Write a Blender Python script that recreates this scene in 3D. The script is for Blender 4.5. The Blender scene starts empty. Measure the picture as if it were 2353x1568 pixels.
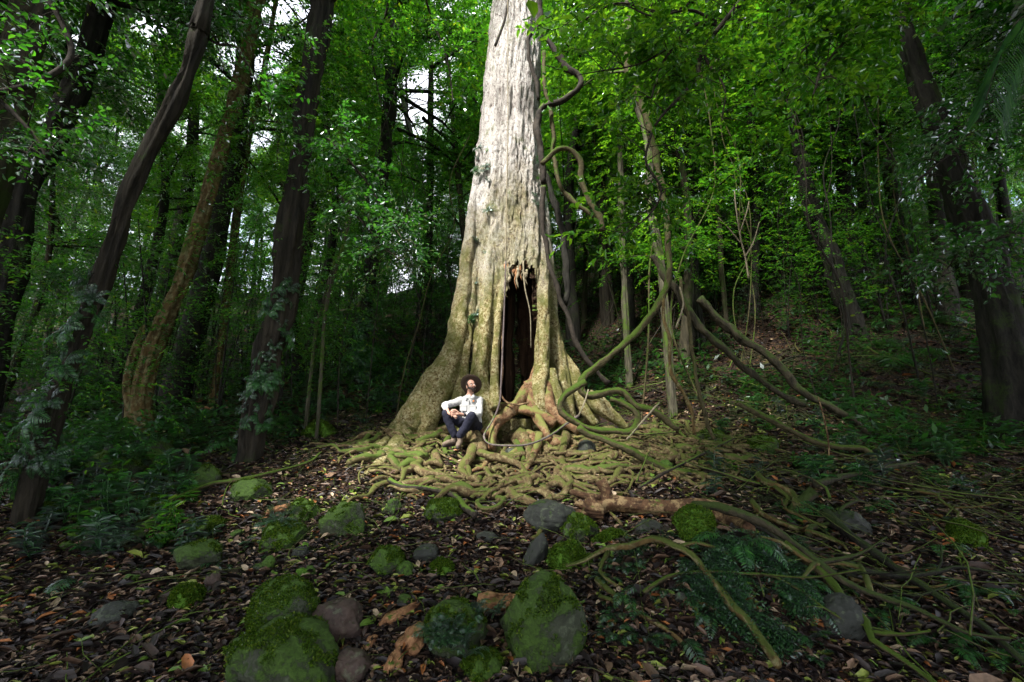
import bpy, bmesh, math, random
import numpy as np
from mathutils import Vector, Matrix, noise as mn
R = math.radians
rng = np.random.default_rng(11)
random.seed(5)
scene = bpy.context.scene
COL = scene.collection

# ------------------------------------------------------------------ camera, sky, sun, exposure
PITCH = R(12.0)
CAM = np.array([0.0, 0.0, 1.6])
FOC = 16.0 / 36.0 * 2353.0
cd = bpy.data.cameras.new('camera'); cam = bpy.data.objects.new('camera', cd); COL.objects.link(cam)
cd.lens = 16.0; cd.sensor_width = 36.0; cd.clip_end = 500.0; cd.clip_start = 0.05
cam.location = CAM; cam.rotation_euler = (R(90) + PITCH, 0, 0)
scene.camera = cam
SUN_EL, SUN_AZ = R(50), R(218)          # azimuth: compass style, from +Y towards +X
SUN = np.array([math.sin(SUN_AZ) * math.cos(SUN_EL), math.cos(SUN_AZ) * math.cos(SUN_EL), math.sin(SUN_EL)])
w = bpy.data.worlds.new('World'); scene.world = w; w.use_nodes = True
wn = w.node_tree.nodes; wl = w.node_tree.links
sky = wn.new('ShaderNodeTexSky'); sky.sky_type = 'NISHITA'; sky.sun_disc = False
sky.sun_elevation = SUN_EL; sky.sun_rotation = SUN_AZ
sky.dust_density = 3.0; sky.air_density = 1.0; sky.ozone_density = 1.0
# thin bright cloud over the sky
ctc = wn.new('ShaderNodeTexCoord'); cno = wn.new('ShaderNodeTexNoise'); cno.inputs['Scale'].default_value = 2.2; cno.inputs['Detail'].default_value = 6; wl.new(ctc.outputs['Generated'], cno.inputs['Vector'])
crp = wn.new('ShaderNodeValToRGB'); crp.color_ramp.elements[0].position = .3; crp.color_ramp.elements[1].position = .55; wl.new(cno.outputs[0], crp.inputs[0])
cmx = wn.new('ShaderNodeMix'); cmx.data_type = 'RGBA'; wl.new(crp.outputs[0], cmx.inputs[0]); wl.new(sky.outputs[0], cmx.inputs[6]); cmx.inputs[7].default_value = (4.3, 4.4, 4.9, 1)
wl.new(cmx.outputs[2], wn['Background'].inputs[0]); wn['Background'].inputs[1].default_value = 0.15
sd = bpy.data.lights.new('sun', 'SUN'); sd.energy = 3.3; sd.angle = R(7); sd.color = (1.0, 0.96, 0.90)
so = bpy.data.objects.new('sun', sd); COL.objects.link(so); so.location = (-10, -15, 30)
so.rotation_euler = Vector(tuple(SUN)).to_track_quat('Z', 'Y').to_euler()
scene.view_settings.view_transform = 'Standard'; scene.view_settings.look = 'None'
scene.view_settings.gamma = 1.0; scene.view_settings.exposure = 1.95
cy = scene.cycles
cy.max_bounces = 7; cy.diffuse_bounces = 4; cy.glossy_bounces = 2; cy.transmission_bounces = 4; cy.transparent_max_bounces = 4
cy.sample_clamp_indirect = 6.0; cy.caustics_reflective = False; cy.caustics_refractive = False
cy.use_denoising = True

# ------------------------------------------------------------------ helpers
FW = np.array([0, math.cos(PITCH), math.sin(PITCH)]); UP = np.array([0, -math.sin(PITCH), math.cos(PITCH)])
def ray(px, py):
    return FW + np.array([1.0, 0, 0]) * (px - 1176.5) / FOC + UP * (784.0 - py) / FOC
def at(px, py, Y):
    d = ray(px, py); return CAM + d * (Y / d[1])
def proj(P):
    P = np.atleast_2d(P) - CAM
    dep = P @ FW
    dep = np.where(np.abs(dep) < 1e-6, 1e-6, dep)
    return 1176.5 + FOC * P[:, 0] / dep, 784.0 - FOC * (P @ UP) / dep, dep
_PY = [-40, -5, 0, 3.2, 5.6, 8.2, 10, 12, 14, 17, 20, 25, 30, 40, 60, 120]
_PZ = [-3, -.7, -.35, .12, .78, 1.46, 1.95, 2.75, 3.75, 5.5, 7.3, 10.1, 12.6, 17, 24, 36]
def _fbm(x, y, s, seed):
    # cheap smooth value noise, vectorised
    x = np.asarray(x, float) * s + seed * 17.3; y = np.asarray(y, float) * s + seed * 7.7
    xi = np.floor(x); yi = np.floor(y); fx = x - xi; fy = y - yi
    fx = fx * fx * (3 - 2 * fx); fy = fy * fy * (3 - 2 * fy)
    def hsh(a, b):
        v = np.sin(a * 127.1 + b * 311.7 + seed * 13.7) * 43758.5453
        return v - np.floor(v)
    a = hsh(xi, yi); b = hsh(xi + 1, yi); c = hsh(xi, yi + 1); d = hsh(xi + 1, yi + 1)
    return (a * (1 - fx) + b * fx) * (1 - fy) + (c * (1 - fx) + d * fx) * fy - 0.5
def H(x, y):
    x = np.asarray(x, float); y = np.asarray(y, float)
    z = np.interp(y, _PY, _PZ)
    left = np.clip((-x - 2.5) / 8.0, 0, 1)
    z = z - left * 0.16 * np.clip(z - 1.0, 0, 50) - left * 0.25
    rt = np.clip((x - 2.5) / 9.0, 0, 1); z = z + rt * 0.32 * np.clip(z - 1.2, 0, 9)
    z = z + 0.30 * _fbm(x, y, .45, 1) + 0.12 * _fbm(x, y, 1.3, 2) + 0.05 * _fbm(x, y, 3.7, 3) + np.where(y > 12, 1.2, 0) * _fbm(x, y, .13, 4) * np.clip((y - 12) / 8, 0, 1)
    z = z + np.clip((x - 2.5) / 5, 0, 1) * 1.9 * np.clip((y - 8.6) / 7, 0, 1)
    z = z + 0.42 * np.exp(-(((x - 1.6) / .8) ** 2 + ((y - 3.9) / .5) ** 2))     # fern bank, lower right
    return z
def ghit(px, py, ymin=2.0, ymax=70):
    d = ray(px, py); d = d / d[1]; ys = np.linspace(ymin, ymax, 3000)
    P = CAM[None] + d[None] * ys[:, None]
    g = H(P[:, 0], P[:, 1]); k = np.argmax(P[:, 2] < g)
    if not (P[:, 2] < g).any(): k = len(ys) - 1
    return np.array([P[k, 0], P[k, 1], g[k]])

GAPS = [(590, 140, 78, 62), (690, 25, 90, 60), (440, 305, 42, 40), (600, 322, 26, 34), (955, 225, 72, 84), (1715, 45, 30, 22), (350, 55, 44, 36), (185, 80, 30, 34), (1150, 330, 1, 1), (545, 510, 16, 40), (1150, 40, 1, 1)]
def gap_ok(C):
    # natural holes in the canopy where the sky comes through
    px, py, dp = proj(C); ok = np.ones(len(px), bool)
    for a, b, c, d in GAPS: ok &= ~((((px - a) / c) ** 2 + ((py - b) / d) ** 2 < 1.1 + 1.6 * _fbm(px, py, .05, 77) + rng.normal(0, .45, len(px))) & (dp > 0))
    return ok
def mesh(name, V, Q=None, T=None, mat=None, smooth=False):
    V = np.ascontiguousarray(V, np.float32)
    me = bpy.data.meshes.new(name)
    Q = np.zeros((0, 4), np.int32) if Q is None else np.asarray(Q, np.int32).reshape(-1, 4)
    T = np.zeros((0, 3), np.int32) if T is None else np.asarray(T, np.int32).reshape(-1, 3)
    me.vertices.add(len(V)); me.vertices.foreach_set('co', V.ravel())
    idx = np.concatenate([Q.ravel(), T.ravel()]).astype(np.int32)
    me.loops.add(len(idx)); me.loops.foreach_set('vertex_index', idx)
    st = np.concatenate([np.arange(len(Q)) * 4, len(Q) * 4 + np.arange(len(T)) * 3]).astype(np.int32)
    me.polygons.add(len(st)); me.polygons.foreach_set('loop_start', st)
    if smooth: me.polygons.foreach_set('use_smooth', np.ones(len(st), bool))
    me.update(calc_edges=True)
    if mat: me.materials.append(mat)
    return me
def part(name, parent, me, loc=(0, 0, 0)):
    o = bpy.data.objects.new(name, me); COL.objects.link(o)
    if parent is not None: o.parent = parent
    o.location = loc
    return o
def tag(o, label=None, cat=None, group=None, kind=None):
    if label: o['label'] = label
    if cat: o['category'] = cat
    if group: o['group'] = group
    if kind: o['kind'] = kind
    return o
def empty(name, loc, label, cat, group=None, rz=0.0):
    o = bpy.data.objects.new(name, None); COL.objects.link(o); o.empty_display_size = .2
    o.location = tuple(loc); o.rotation_euler = (0, 0, rz)
    return tag(o, label, cat, group)
def copy_thing(src, loc, rot=(0, 0, 0), scale=1.0, label=None, group=None):
    c = src.copy(); COL.objects.link(c); c.location = tuple(loc); c.rotation_euler = rot
    c.scale = (scale,) * 3 if np.isscalar(scale) else scale
    if label: c['label'] = label
    if group: c['group'] = group
    for ch in list(src.children):
        d = ch.copy(); COL.objects.link(d); d.parent = c
    return c

class G:
    """collects quads and triangles"""
    def __init__(s): s.V = []; s.Q = []; s.T = []; s.n = 0
    def add(s, V, Q=None, T=None):
        V = np.asarray(V, float); s.V.append(V)
        if Q is not None and len(Q): s.Q.append(np.asarray(Q) + s.n)
        if T is not None and len(T): s.T.append(np.asarray(T) + s.n)
        s.n += len(V)
    def out(s, name, mat, parent=None, origin=(0, 0, 0), smooth=True, pname=None):
        V = np.concatenate(s.V) - np.asarray(origin, float)
        Q = np.concatenate(s.Q) if s.Q else None; T = np.concatenate(s.T) if s.T else None
        return part(pname or name, parent, mesh(name, V, Q, T, mat, smooth))

def spline(P, step=None, n=None):
    P = np.asarray(P, float)
    if len(P) < 3:
        n = n or max(3, int(np.linalg.norm(P[-1, :3] - P[0, :3]) / (step or .2)))
        t = np.linspace(0, 1, n)[:, None]; return P[0] * (1 - t) + P[-1] * t
    E = np.concatenate([[2 * P[0] - P[1]], P, [2 * P[-1] - P[-2]]])
    out = []
    for i in range(1, len(E) - 2):
        p0, p1, p2, p3 = E[i - 1], E[i], E[i + 1], E[i + 2]
        k = n or max(2, int(np.linalg.norm(p2[:3] - p1[:3]) / (step or .2)))
        t = np.linspace(0, 1, k, endpoint=False)[:, None]
        out.append(.5 * ((2 * p1) + (-p0 + p2) * t + (2 * p0 - 5 * p1 + 4 * p2 - p3) * t ** 2 + (-p0 + 3 * p1 - 3 * p2 + p3) * t ** 3))
    out.append(P[-1:]); return np.concatenate(out)
def frames(P):
    T = np.gradient(P, axis=0); T /= np.linalg.norm(T, axis=1)[:, None] + 1e-9
    U = np.zeros_like(T); a = np.array([0.3, 1, .1]) if abs(T[0][1]) < .9 else np.array([1, 0, 0.])
    u = np.cross(T[0], a); u /= np.linalg.norm(u)
    for i in range(len(T)):
        u = u - T[i] * (u @ T[i]); u /= np.linalg.norm(u) + 1e-9; U[i] = u
    return T, U, np.cross(T, U)
def tube(g, P, rad, sides=8, rough=0.0, flute=0.0, nfl=5, caps=True, freq=3.0):
    P = np.asarray(P, float); rad = np.asarray(rad, float) * np.ones(len(P))
    T, U, W = frames(P); m = len(P)
    a = np.linspace(0, 2 * np.pi, sides, endpoint=False)
    rr = rad[:, None] * np.ones((1, sides))
    if flute: rr = rr * (1 + flute * np.sin(a[None] * nfl + 1.3 + np.arange(m)[:, None] * .04))
    if rough:
        ph = rng.uniform(0, 50)
        L = np.concatenate([[0], np.cumsum(np.linalg.norm(np.diff(P, axis=0), axis=1))])
        N = _fbm(L[:, None] * freq + ph, np.cos(a)[None] * 1.7 + ph, 1.0, 5) + _fbm(L[:, None] * freq + ph, np.sin(a)[None] * 1.7 - ph, 1.0, 6)
        N = N + .5 * (_fbm(L[:, None] * freq * 3 + ph, np.cos(a)[None] * 4, 1.0, 8) + _fbm(L[:, None] * freq * 3, np.sin(a)[None] * 4 - ph, 1.0, 9))
        rr = rr * (1 + rough * N)
    V = P[:, None] + rr[..., None] * (np.cos(a)[None, :, None] * U[:, None] + np.sin(a)[None, :, None] * W[:, None])
    V = V.reshape(-1, 3)
    i = np.arange(m - 1)[:, None] * sides; j = np.arange(sides)[None]; jn = (j + 1) % sides
    Q = np.stack([i + j, i + jn, i + sides + jn, i + sides + j], -1).reshape(-1, 4)
    Tt = None
    if caps:
        V = np.concatenate([V, P[:1], P[-1:]]); b = m * sides
        j = np.arange(sides); jn = (j + 1) % sides
        Tt = np.concatenate([np.stack([jn, j, np.full(sides, b)], -1), np.stack([(m - 1) * sides + j, (m - 1) * sides + jn, np.full(sides, b + 1)], -1)])
    g.add(V, Q, Tt)

# leaf template: 6 verts, 2 quads folded on the midrib
_LT = np.array([[0, 0, 0], [.5, .3, .12], [.36, .72, .08], [0, 1, -.12], [-.36, .72, .08], [-.5, .3, .12]], float)
_LQ = np.array([[0, 1, 2, 3], [0, 3, 4, 5]])
_DT = np.array([[0, 0, 0], [.5, .45, .06], [0, 1, -.05], [-.5, .45, .06]], float)
_DQ = np.array([[0, 1, 2, 3]])
def unit(v): return v / (np.linalg.norm(v, axis=-1, keepdims=True) + 1e-9)
def leaves(g, C, D, N, L, Wd, fine=False):
    D = unit(D); S = unit(np.cross(D, N)); N = np.cross(S, D)
    tm, tq = (_LT, _LQ) if fine else (_DT, _DQ)
    L = np.asarray(L) * np.ones(len(C)); Wd = np.asarray(Wd) * np.ones(len(C))
    V = C[:, None] + tm[None, :, 0, None] * Wd[:, None, None] * S[:, None] + tm[None, :, 1, None] * L[:, None, None] * D[:, None] + tm[None, :, 2, None] * L[:, None, None] * N[:, None]
    k = len(tm); Q = (np.arange(len(C))[:, None, None] * k + tq[None]).reshape(-1, 4)
    g.add(V.reshape(-1, 3), Q)
def sprays(g, C, Dv, length, nl, L, Wd, fine=False, droop=.35, jit=.25):
    """leafy twigs: from C along Dv, nl leaves alternately on both sides"""
    m = len(C); Dv = unit(Dv)
    up = np.tile([0, 0, 1.0], (m, 1)) + rng.normal(0, .25, (m, 3)); S = unit(np.cross(Dv, up)); Nn = unit(np.cross(S, Dv))
    t = (np.arange(nl) + .5) / nl
    ln = length * rng.uniform(.6, 1.2, m)
    pos = C[:, None] + Dv[:, None] * (ln[:, None, None] * t[None, :, None]) - np.array([0, 0, 1.0]) * (droop * ln[:, None, None] * (t ** 2)[None, :, None])
    sg = np.where(np.arange(nl) % 2 == 0, 1, -1)[None, :, None]
    d = Dv[:, None] * .7 + S[:, None] * sg * .85 - np.array([0, 0, .25]) + rng.normal(0, jit, (m, nl, 3))
    n = Nn[:, None] + rng.normal(0, jit * 1.3, (m, nl, 3))
    pos = pos.reshape(-1, 3); d = d.reshape(-1, 3); n = n.reshape(-1, 3)
    s = rng.uniform(.65, 1.25, len(pos))
    leaves(g, pos, d, n, L * s, Wd * s, fine)

# ------------------------------------------------------------------ materials
def mat(name):
    m = bpy.data.materials.new(name); m.use_nodes = True
    nt = m.node_tree; nt.nodes.clear()
    return m, nt, nt.nodes, nt.links
def ramp(nt, stops, interp='LINEAR'):
    r = nt.nodes.new('ShaderNodeValToRGB'); cr = r.color_ramp; cr.interpolation = interp
    while len(cr.elements) < len(stops): cr.elements.new(.5)
    for e, (p, c) in zip(cr.elements, stops): e.position = p; e.color = (*c, 1) if len(c) == 3 else c
    return r
def tex(nt, scale, detail=6, rough=.6, vec=None, dist=0.0):
    n = nt.nodes.new('ShaderNodeTexNoise'); n.inputs['Scale'].default_value = scale
    n.inputs['Detail'].default_value = detail; n.inputs['Roughness'].default_value = rough; n.inputs['Distortion'].default_value = dist
    if vec is not None: nt.links.new(vec, n.inputs['Vector'])
    return n
def mixc(nt, f, a, b, blend='MIX'):
    n = nt.nodes.new('ShaderNodeMix'); n.data_type = 'RGBA'; n.blend_type = blend
    for k, v in ((0, f), (6, a), (7, b)):
        if hasattr(v, 'links') or isinstance(v, bpy.types.NodeSocket): nt.links.new(v, n.inputs[k])
        else: n.inputs[k].default_value = v if k == 0 else ((*v, 1) if len(v) == 3 else v)
    return n.outputs[2]
def mth(nt, op, a, b=None, clamp=False):
    n = nt.nodes.new('ShaderNodeMath'); n.operation = op; n.use_clamp = clamp
    for k, v in ((0, a), (1, b)):
        if v is None: continue
        if isinstance(v, bpy.types.NodeSocket): nt.links.new(v, n.inputs[k])
        else: n.inputs[k].default_value = v
    return n.outputs[0]
def finish(m, nt, colr, rough=.8, bump=None, bs=.4, bd=.02, spec=.3, coat=0):
    p = nt.nodes.new('ShaderNodeBsdfPrincipled'); o = nt.nodes.new('ShaderNodeOutputMaterial')
    if isinstance(colr, bpy.types.NodeSocket): nt.links.new(colr, p.inputs['Base Color'])
    else: p.inputs['Base Color'].default_value = (*colr, 1)
    if isinstance(rough, bpy.types.NodeSocket): nt.links.new(rough, p.inputs['Roughness'])
    else: p.inputs['Roughness'].default_value = rough
    p.inputs['Specular IOR Level'].default_value = spec
    if bump is not None:
        b = nt.nodes.new('ShaderNodeBump'); b.inputs['Strength'].default_value = bs; b.inputs['Distance'].default_value = bd
        nt.links.new(bump, b.inputs['Height']); nt.links.new(b.outputs[0], p.inputs['Normal'])
    nt.links.new(p.outputs[0], o.inputs[0]); return m
def m_leaf(name, stops, trans, tf=.45, gloss=.12, groughness=.32):
    m, nt, N, Lk = mat(name)
    geo = N.new('ShaderNodeNewGeometry'); oi = N.new('ShaderNodeObjectInfo')
    rnd = mth(nt, 'FRACT', mth(nt, 'ADD', geo.outputs['Random Per Island'], mth(nt, 'MULTIPLY', oi.outputs['Random'], .35)))
    rp = ramp(nt, stops); Lk.new(rnd, rp.inputs[0])
    tx = tex(nt, 1.3, 2); br = ramp(nt, [(.3, (.55, .55, .55)), (.7, (1.35, 1.35, 1.35))]); Lk.new(tx.outputs[0], br.inputs[0])
    tc = N.new('ShaderNodeTexCoord'); Lk.new(tc.outputs['Object'], tx.inputs['Vector'])
    colr = mixc(nt, 1.0, rp.outputs[0], br.outputs[0], 'MULTIPLY')
    tcol = mixc(nt, 1.0, colr, trans, 'MULTIPLY')
    d = N.new('ShaderNodeBsdfDiffuse'); t = N.new('ShaderNodeBsdfTranslucent'); gl = N.new('ShaderNodeBsdfGlossy')
    gl.inputs['Roughness'].default_value = groughness; gl.inputs['Color'].default_value = (.9, .95, 1, 1)
    Lk.new(colr, d.inputs[0]); Lk.new(tcol, t.inputs[0])
    m1 = N.new('ShaderNodeMixShader'); m1.inputs[0].default_value = tf; Lk.new(d.outputs[0], m1.inputs[1]); Lk.new(t.outputs[0], m1.inputs[2])
    fr = N.new('ShaderNodeFresnel'); fr.inputs[0].default_value = 1.42
    m2 = N.new('ShaderNodeMixShader'); Lk.new(mth(nt, 'MULTIPLY', mth(nt, 'ADD', fr.outputs[0], .02), gloss * 8, True), m2.inputs[0])
    Lk.new(m1.outputs[0], m2.inputs[1]); Lk.new(gl.outputs[0], m2.inputs[2])
    o = N.new('ShaderNodeOutputMaterial'); Lk.new(m2.outputs[0], o.inputs[0]); return m
LEAF_MID = m_leaf('leaf_mid', [(0, (.018, .06, .012)), (.5, (.034, .115, .018)), (.9, (.06, .165, .02)), (1, (.16, .2, .03))], (3.2, 3.6, .8), .5, .035)
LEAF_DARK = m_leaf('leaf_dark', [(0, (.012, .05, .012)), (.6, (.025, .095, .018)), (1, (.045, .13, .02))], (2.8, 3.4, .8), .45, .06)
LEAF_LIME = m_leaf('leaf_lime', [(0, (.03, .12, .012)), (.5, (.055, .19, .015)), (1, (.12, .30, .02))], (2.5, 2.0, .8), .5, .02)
LEAF_FERN = m_leaf('leaf_fern', [(0, (.02, .08, .02)), (.6, (.035, .13, .03)), (1, (.06, .17, .035))], (2.2, 2.8, .9), .4, .08)
LEAF_COOL = m_leaf('leaf_cool', [(0, (.014, .05, .016)), (.6, (.026, .085, .024)), (1, (.045, .12, .03))], (1.8, 2.2, 1.2), .3, .14)
MOSS_TUFT = m_leaf('moss_tuft', [(0, (.03, .06, .008)), (.4, (.05, .105, .01)), (.8, (.085, .15, .012)), (1, (.14, .19, .025))], (1.6, 1.6, 1.0), .35, .01)

def m_bark(name, dark, light, moss=(.07, .12, .015), mossamt=.5, sc=1.0, stretch=.22, topmoss=0.3, bd=.03, lichen=None):
    m, nt, N, Lk = mat(name)
    tc = N.new('ShaderNodeTexCoord'); mp = N.new('ShaderNodeMapping'); mp.inputs['Scale'].default_value = (1, 1, stretch)
    Lk.new(tc.outputs['Object'], mp.inputs[0])
    n1 = tex(nt, 14 * sc, 8, .65, mp.outputs[0], .6); n2 = tex(nt, 2.2 * sc, 5, .6, tc.outputs['Object']); n3 = tex(nt, 22 * sc, 5, .7, tc.outputs['Object'])
    r1 = ramp(nt, [(.32, dark), (.68, light)]); Lk.new(n1.outputs[0], r1.inputs[0])
    c = r1.outputs[0]
    if lichen is not None:
        n4 = tex(nt, 9 * sc, 8, .75, tc.outputs['Object']); r4 = ramp(nt, [(.5, (0, 0, 0)), (.57, (1, 1, 1))]); Lk.new(n4.outputs[0], r4.inputs[0])
        c = mixc(nt, mth(nt, 'MULTIPLY', r4.outputs[0], .8), c, lichen)
    geo = N.new('ShaderNodeNewGeometry'); sp = N.new('ShaderNodeSeparateXYZ'); Lk.new(geo.outputs['Normal'], sp.inputs[0])
    f = mth(nt, 'ADD', mth(nt, 'MULTIPLY', sp.outputs[2], topmoss), mth(nt, 'ADD', n2.outputs[0], mth(nt, 'MULTIPLY', mth(nt, 'SUBTRACT', n3.outputs[0], .5), .5)))  # moss grows thicker on upward faces
    r2 = ramp(nt, [(max(0.02, .75 - mossamt * .5), (0, 0, 0)), (max(.06, .85 - mossamt * .5), (1, 1, 1))]); Lk.new(f, r2.inputs[0])
    c = mixc(nt, r2.outputs[0], c, moss)
    bh = mth(nt, 'ADD', n1.outputs[0], mth(nt, 'MULTIPLY', n3.outputs[0], .35))
    return finish(m, nt, c, .85, bh, .8, bd, .2)
BARK_DARK = m_bark('bark_dark', (.006, .006, .005), (.030, .028, .021), moss=(.025, .04, .01), mossamt=.36, bd=.04)
BARK_FIBRE = m_bark('bark_fibrous', (.006, .0055, .004), (.045, .038, .026), moss=(.03, .045, .012), mossamt=.32, stretch=.1, bd=.05)
BARK_MOSS = m_bark('bark_mossy', (.014, .013, .009), (.07, .06, .035), moss=(.035, .055, .012), mossamt=.5, bd=.03)
BARK_OCHRE = m_bark('bark_ochre', (.03, .02, .008), (.15, .10, .035), mossamt=.35, moss=(.06, .08, .015), bd=.02, lichen=(.2, .19, .09))
BARK_PALE = m_bark('bark_pale', (.02, .018, .013), (.13, .12, .08), mossamt=.5, bd=.02)
BARK_ROOT = m_bark('bark_root', (.05, .035, .016), (.125, .085, .04), mossamt=.16, sc=1.6, moss=(.08, .09, .02), stretch=1.0, bd=.015, lichen=(.21, .175, .085))
BARK_ROOT_RED = m_bark('bark_root_red', (.05, .024, .012), (.22, .12, .06), mossamt=.15, moss=(.14, .15, .04), stretch=1.0, bd=.015, lichen=(.24, .17, .09))
BARK_ROOT_GRN = m_bark('bark_root_green', (.04, .035, .015), (.17, .14, .06), mossamt=.45, moss=(.06, .09, .014), stretch=1.0, bd=.015)
VINE_DARK = m_bark('vine_dark', (.01, .009, .007), (.05, .04, .03), mossamt=.15, stretch=1, bd=.01)
VINE_MOSS = m_bark('vine_moss', (.03, .026, .012), (.10, .085, .04), mossamt=.48, moss=(.05, .085, .01), stretch=1, topmoss=.45, bd=.02)
VINE_PALE = m_bark('vine_pale', (.14, .12, .08), (.35, .3, .2), mossamt=.1, stretch=1, bd=.005)
TWIG = m_bark('dead_twig', (.02, .015, .01), (.09, .07, .045), mossamt=.3, stretch=1, bd=.004)
VINE_GREY = m_bark('vine_grey', (.07, .055, .055), (.2, .16, .15), mossamt=.05, stretch=1, bd=.005)
LOG_BROWN = m_bark('log_brown', (.025, .013, .008), (.13, .07, .035), topmoss=.1, mossamt=.02, stretch=1, bd=.02, lichen=(.28, .2, .1))
WOOD_ROT = m_bark('wood_rotten', (.10, .04, .018), (.5, .27, .13), mossamt=.02, stretch=1, bd=.03)

def m_trunk():
    m, nt, N, Lk = mat('giant_bark')
    tc = N.new('ShaderNodeTexCoord'); ob = tc.outputs['Object']
    mp = N.new('ShaderNodeMapping'); mp.inputs['Scale'].default_value = (1, 1, .5); Lk.new(ob, mp.inputs[0])
    sp = N.new('ShaderNodeSeparateXYZ'); Lk.new(ob, sp.inputs[0])
    n1 = tex(nt, 19, 10, .82, mp.outputs[0], 1.0); n2 = tex(nt, 1.1, 6, .65, mp.outputs[0], .4); n3 = tex(nt, 24, 6, .75, ob); n4 = tex(nt, 20, 8, .82, ob)
    pale = ramp(nt, [(.36, (.05, .04, .035)), (.43, (.24, .20, .18)), (.485, (.66, .62, .57)), (.62, (.86, .84, .80))]); Lk.new(n1.outputs[0], pale.inputs[0])
    st = ramp(nt, [(.38, (.28, .25, .23)), (.47, (.72, .70, .69)), (.56, (1, 1, 1))]); Lk.new(n2.outputs[0], st.inputs[0])
    up = mixc(nt, .85, pale.outputs[0], st.outputs[0], 'MULTIPLY')
    low = ramp(nt, [(.40, (.05, .032, .012)), (.45, (.26, .19, .07)), (.53, (.50, .44, .22)), (.64, (.74, .70, .48))]); Lk.new(n4.outputs[0], low.inputs[0])
    ms = ramp(nt, [(.46, (0, 0, 0)), (.56, (1, 1, 1))]); n5 = tex(nt, 3.2, 8, .7, ob); Lk.new(n5.outputs[0], ms.inputs[0])
    lowm = mixc(nt, mth(nt, 'MULTIPLY', ms.outputs[0], .75), low.outputs[0], (.16, .17, .035))
    hz = mth(nt, 'ADD', sp.outputs[2], mth(nt, 'MULTIPLY', mth(nt, 'SUBTRACT', n2.outputs[0], .5), 7.0))
    rz = N.new('ShaderNodeMapRange'); rz.inputs[1].default_value = 2.4; rz.inputs[2].default_value = 6.0; Lk.new(hz, rz.inputs[0])
    c = mixc(nt, rz.outputs[0], lowm, up)
    # moss film on the upper bark, thin
    n6 = tex(nt, 2.0, 7, .7, ob); r6 = ramp(nt, [(.58, (0, 0, 0)), (.66, (1, 1, 1))]); Lk.new(n6.outputs[0], r6.inputs[0])
    c = mixc(nt, mth(nt, 'MULTIPLY', r6.outputs[0], .7), c, (.15, .17, .05))
    bh = mth(nt, 'ADD', mth(nt, 'MULTIPLY', n1.outputs[0], 1.0), mth(nt, 'MULTIPLY', n3.outputs[0], .45))
    return finish(m, nt, c, .85, bh, 1.0, .09, .2)
GIANT = m_trunk()
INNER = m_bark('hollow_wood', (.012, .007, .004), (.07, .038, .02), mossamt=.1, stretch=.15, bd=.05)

def m_ground():
    m, nt, N, Lk = mat('forest_soil')
    tc = N.new('ShaderNodeTexCoord'); ob = tc.outputs['Object']
    n1 = tex(nt, 9, 8, .7, ob); n2 = tex(nt, .5, 5, .6, ob); vo = N.new('ShaderNodeTexVoronoi'); vo.inputs['Scale'].default_value = 16; Lk.new(ob, vo.inputs['Vector'])
    r1 = ramp(nt, [(.3, (.012, .008, .007)), (.6, (.035, .022, .016)), (.8, (.07, .045, .028))]); Lk.new(n1.outputs[0], r1.inputs[0])
    vr = ramp(nt, [(0, (.5, .45, .5)), (.5, (1, .9, .8)), (.86, (1.6, 1.3, 1.0)), (.95, (3.5, 3.0, 1.9))]); sc = N.new('ShaderNodeSeparateColor'); Lk.new(vo.outputs['Color'], sc.inputs[0]); Lk.new(sc.outputs[0], vr.inputs[0])
    c = mixc(nt, 1.0, r1.outputs[0], vr.outputs[0], 'MULTIPLY')
    r2 = ramp(nt, [(.52, (0, 0, 0)), (.62, (1, 1, 1))]); Lk.new(n2.outputs[0], r2.inputs[0])
    c = mixc(nt, mth(nt, 'MULTIPLY', r2.outputs[0], .55), c, (.03, .06, .012))
    return finish(m, nt, c, .8, mth(nt, 'ADD', n1.outputs[0], mth(nt, 'MULTIPLY', vo.outputs['Distance'], 1.2)), .9, .05, .25)
GROUND = m_ground()
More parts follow.
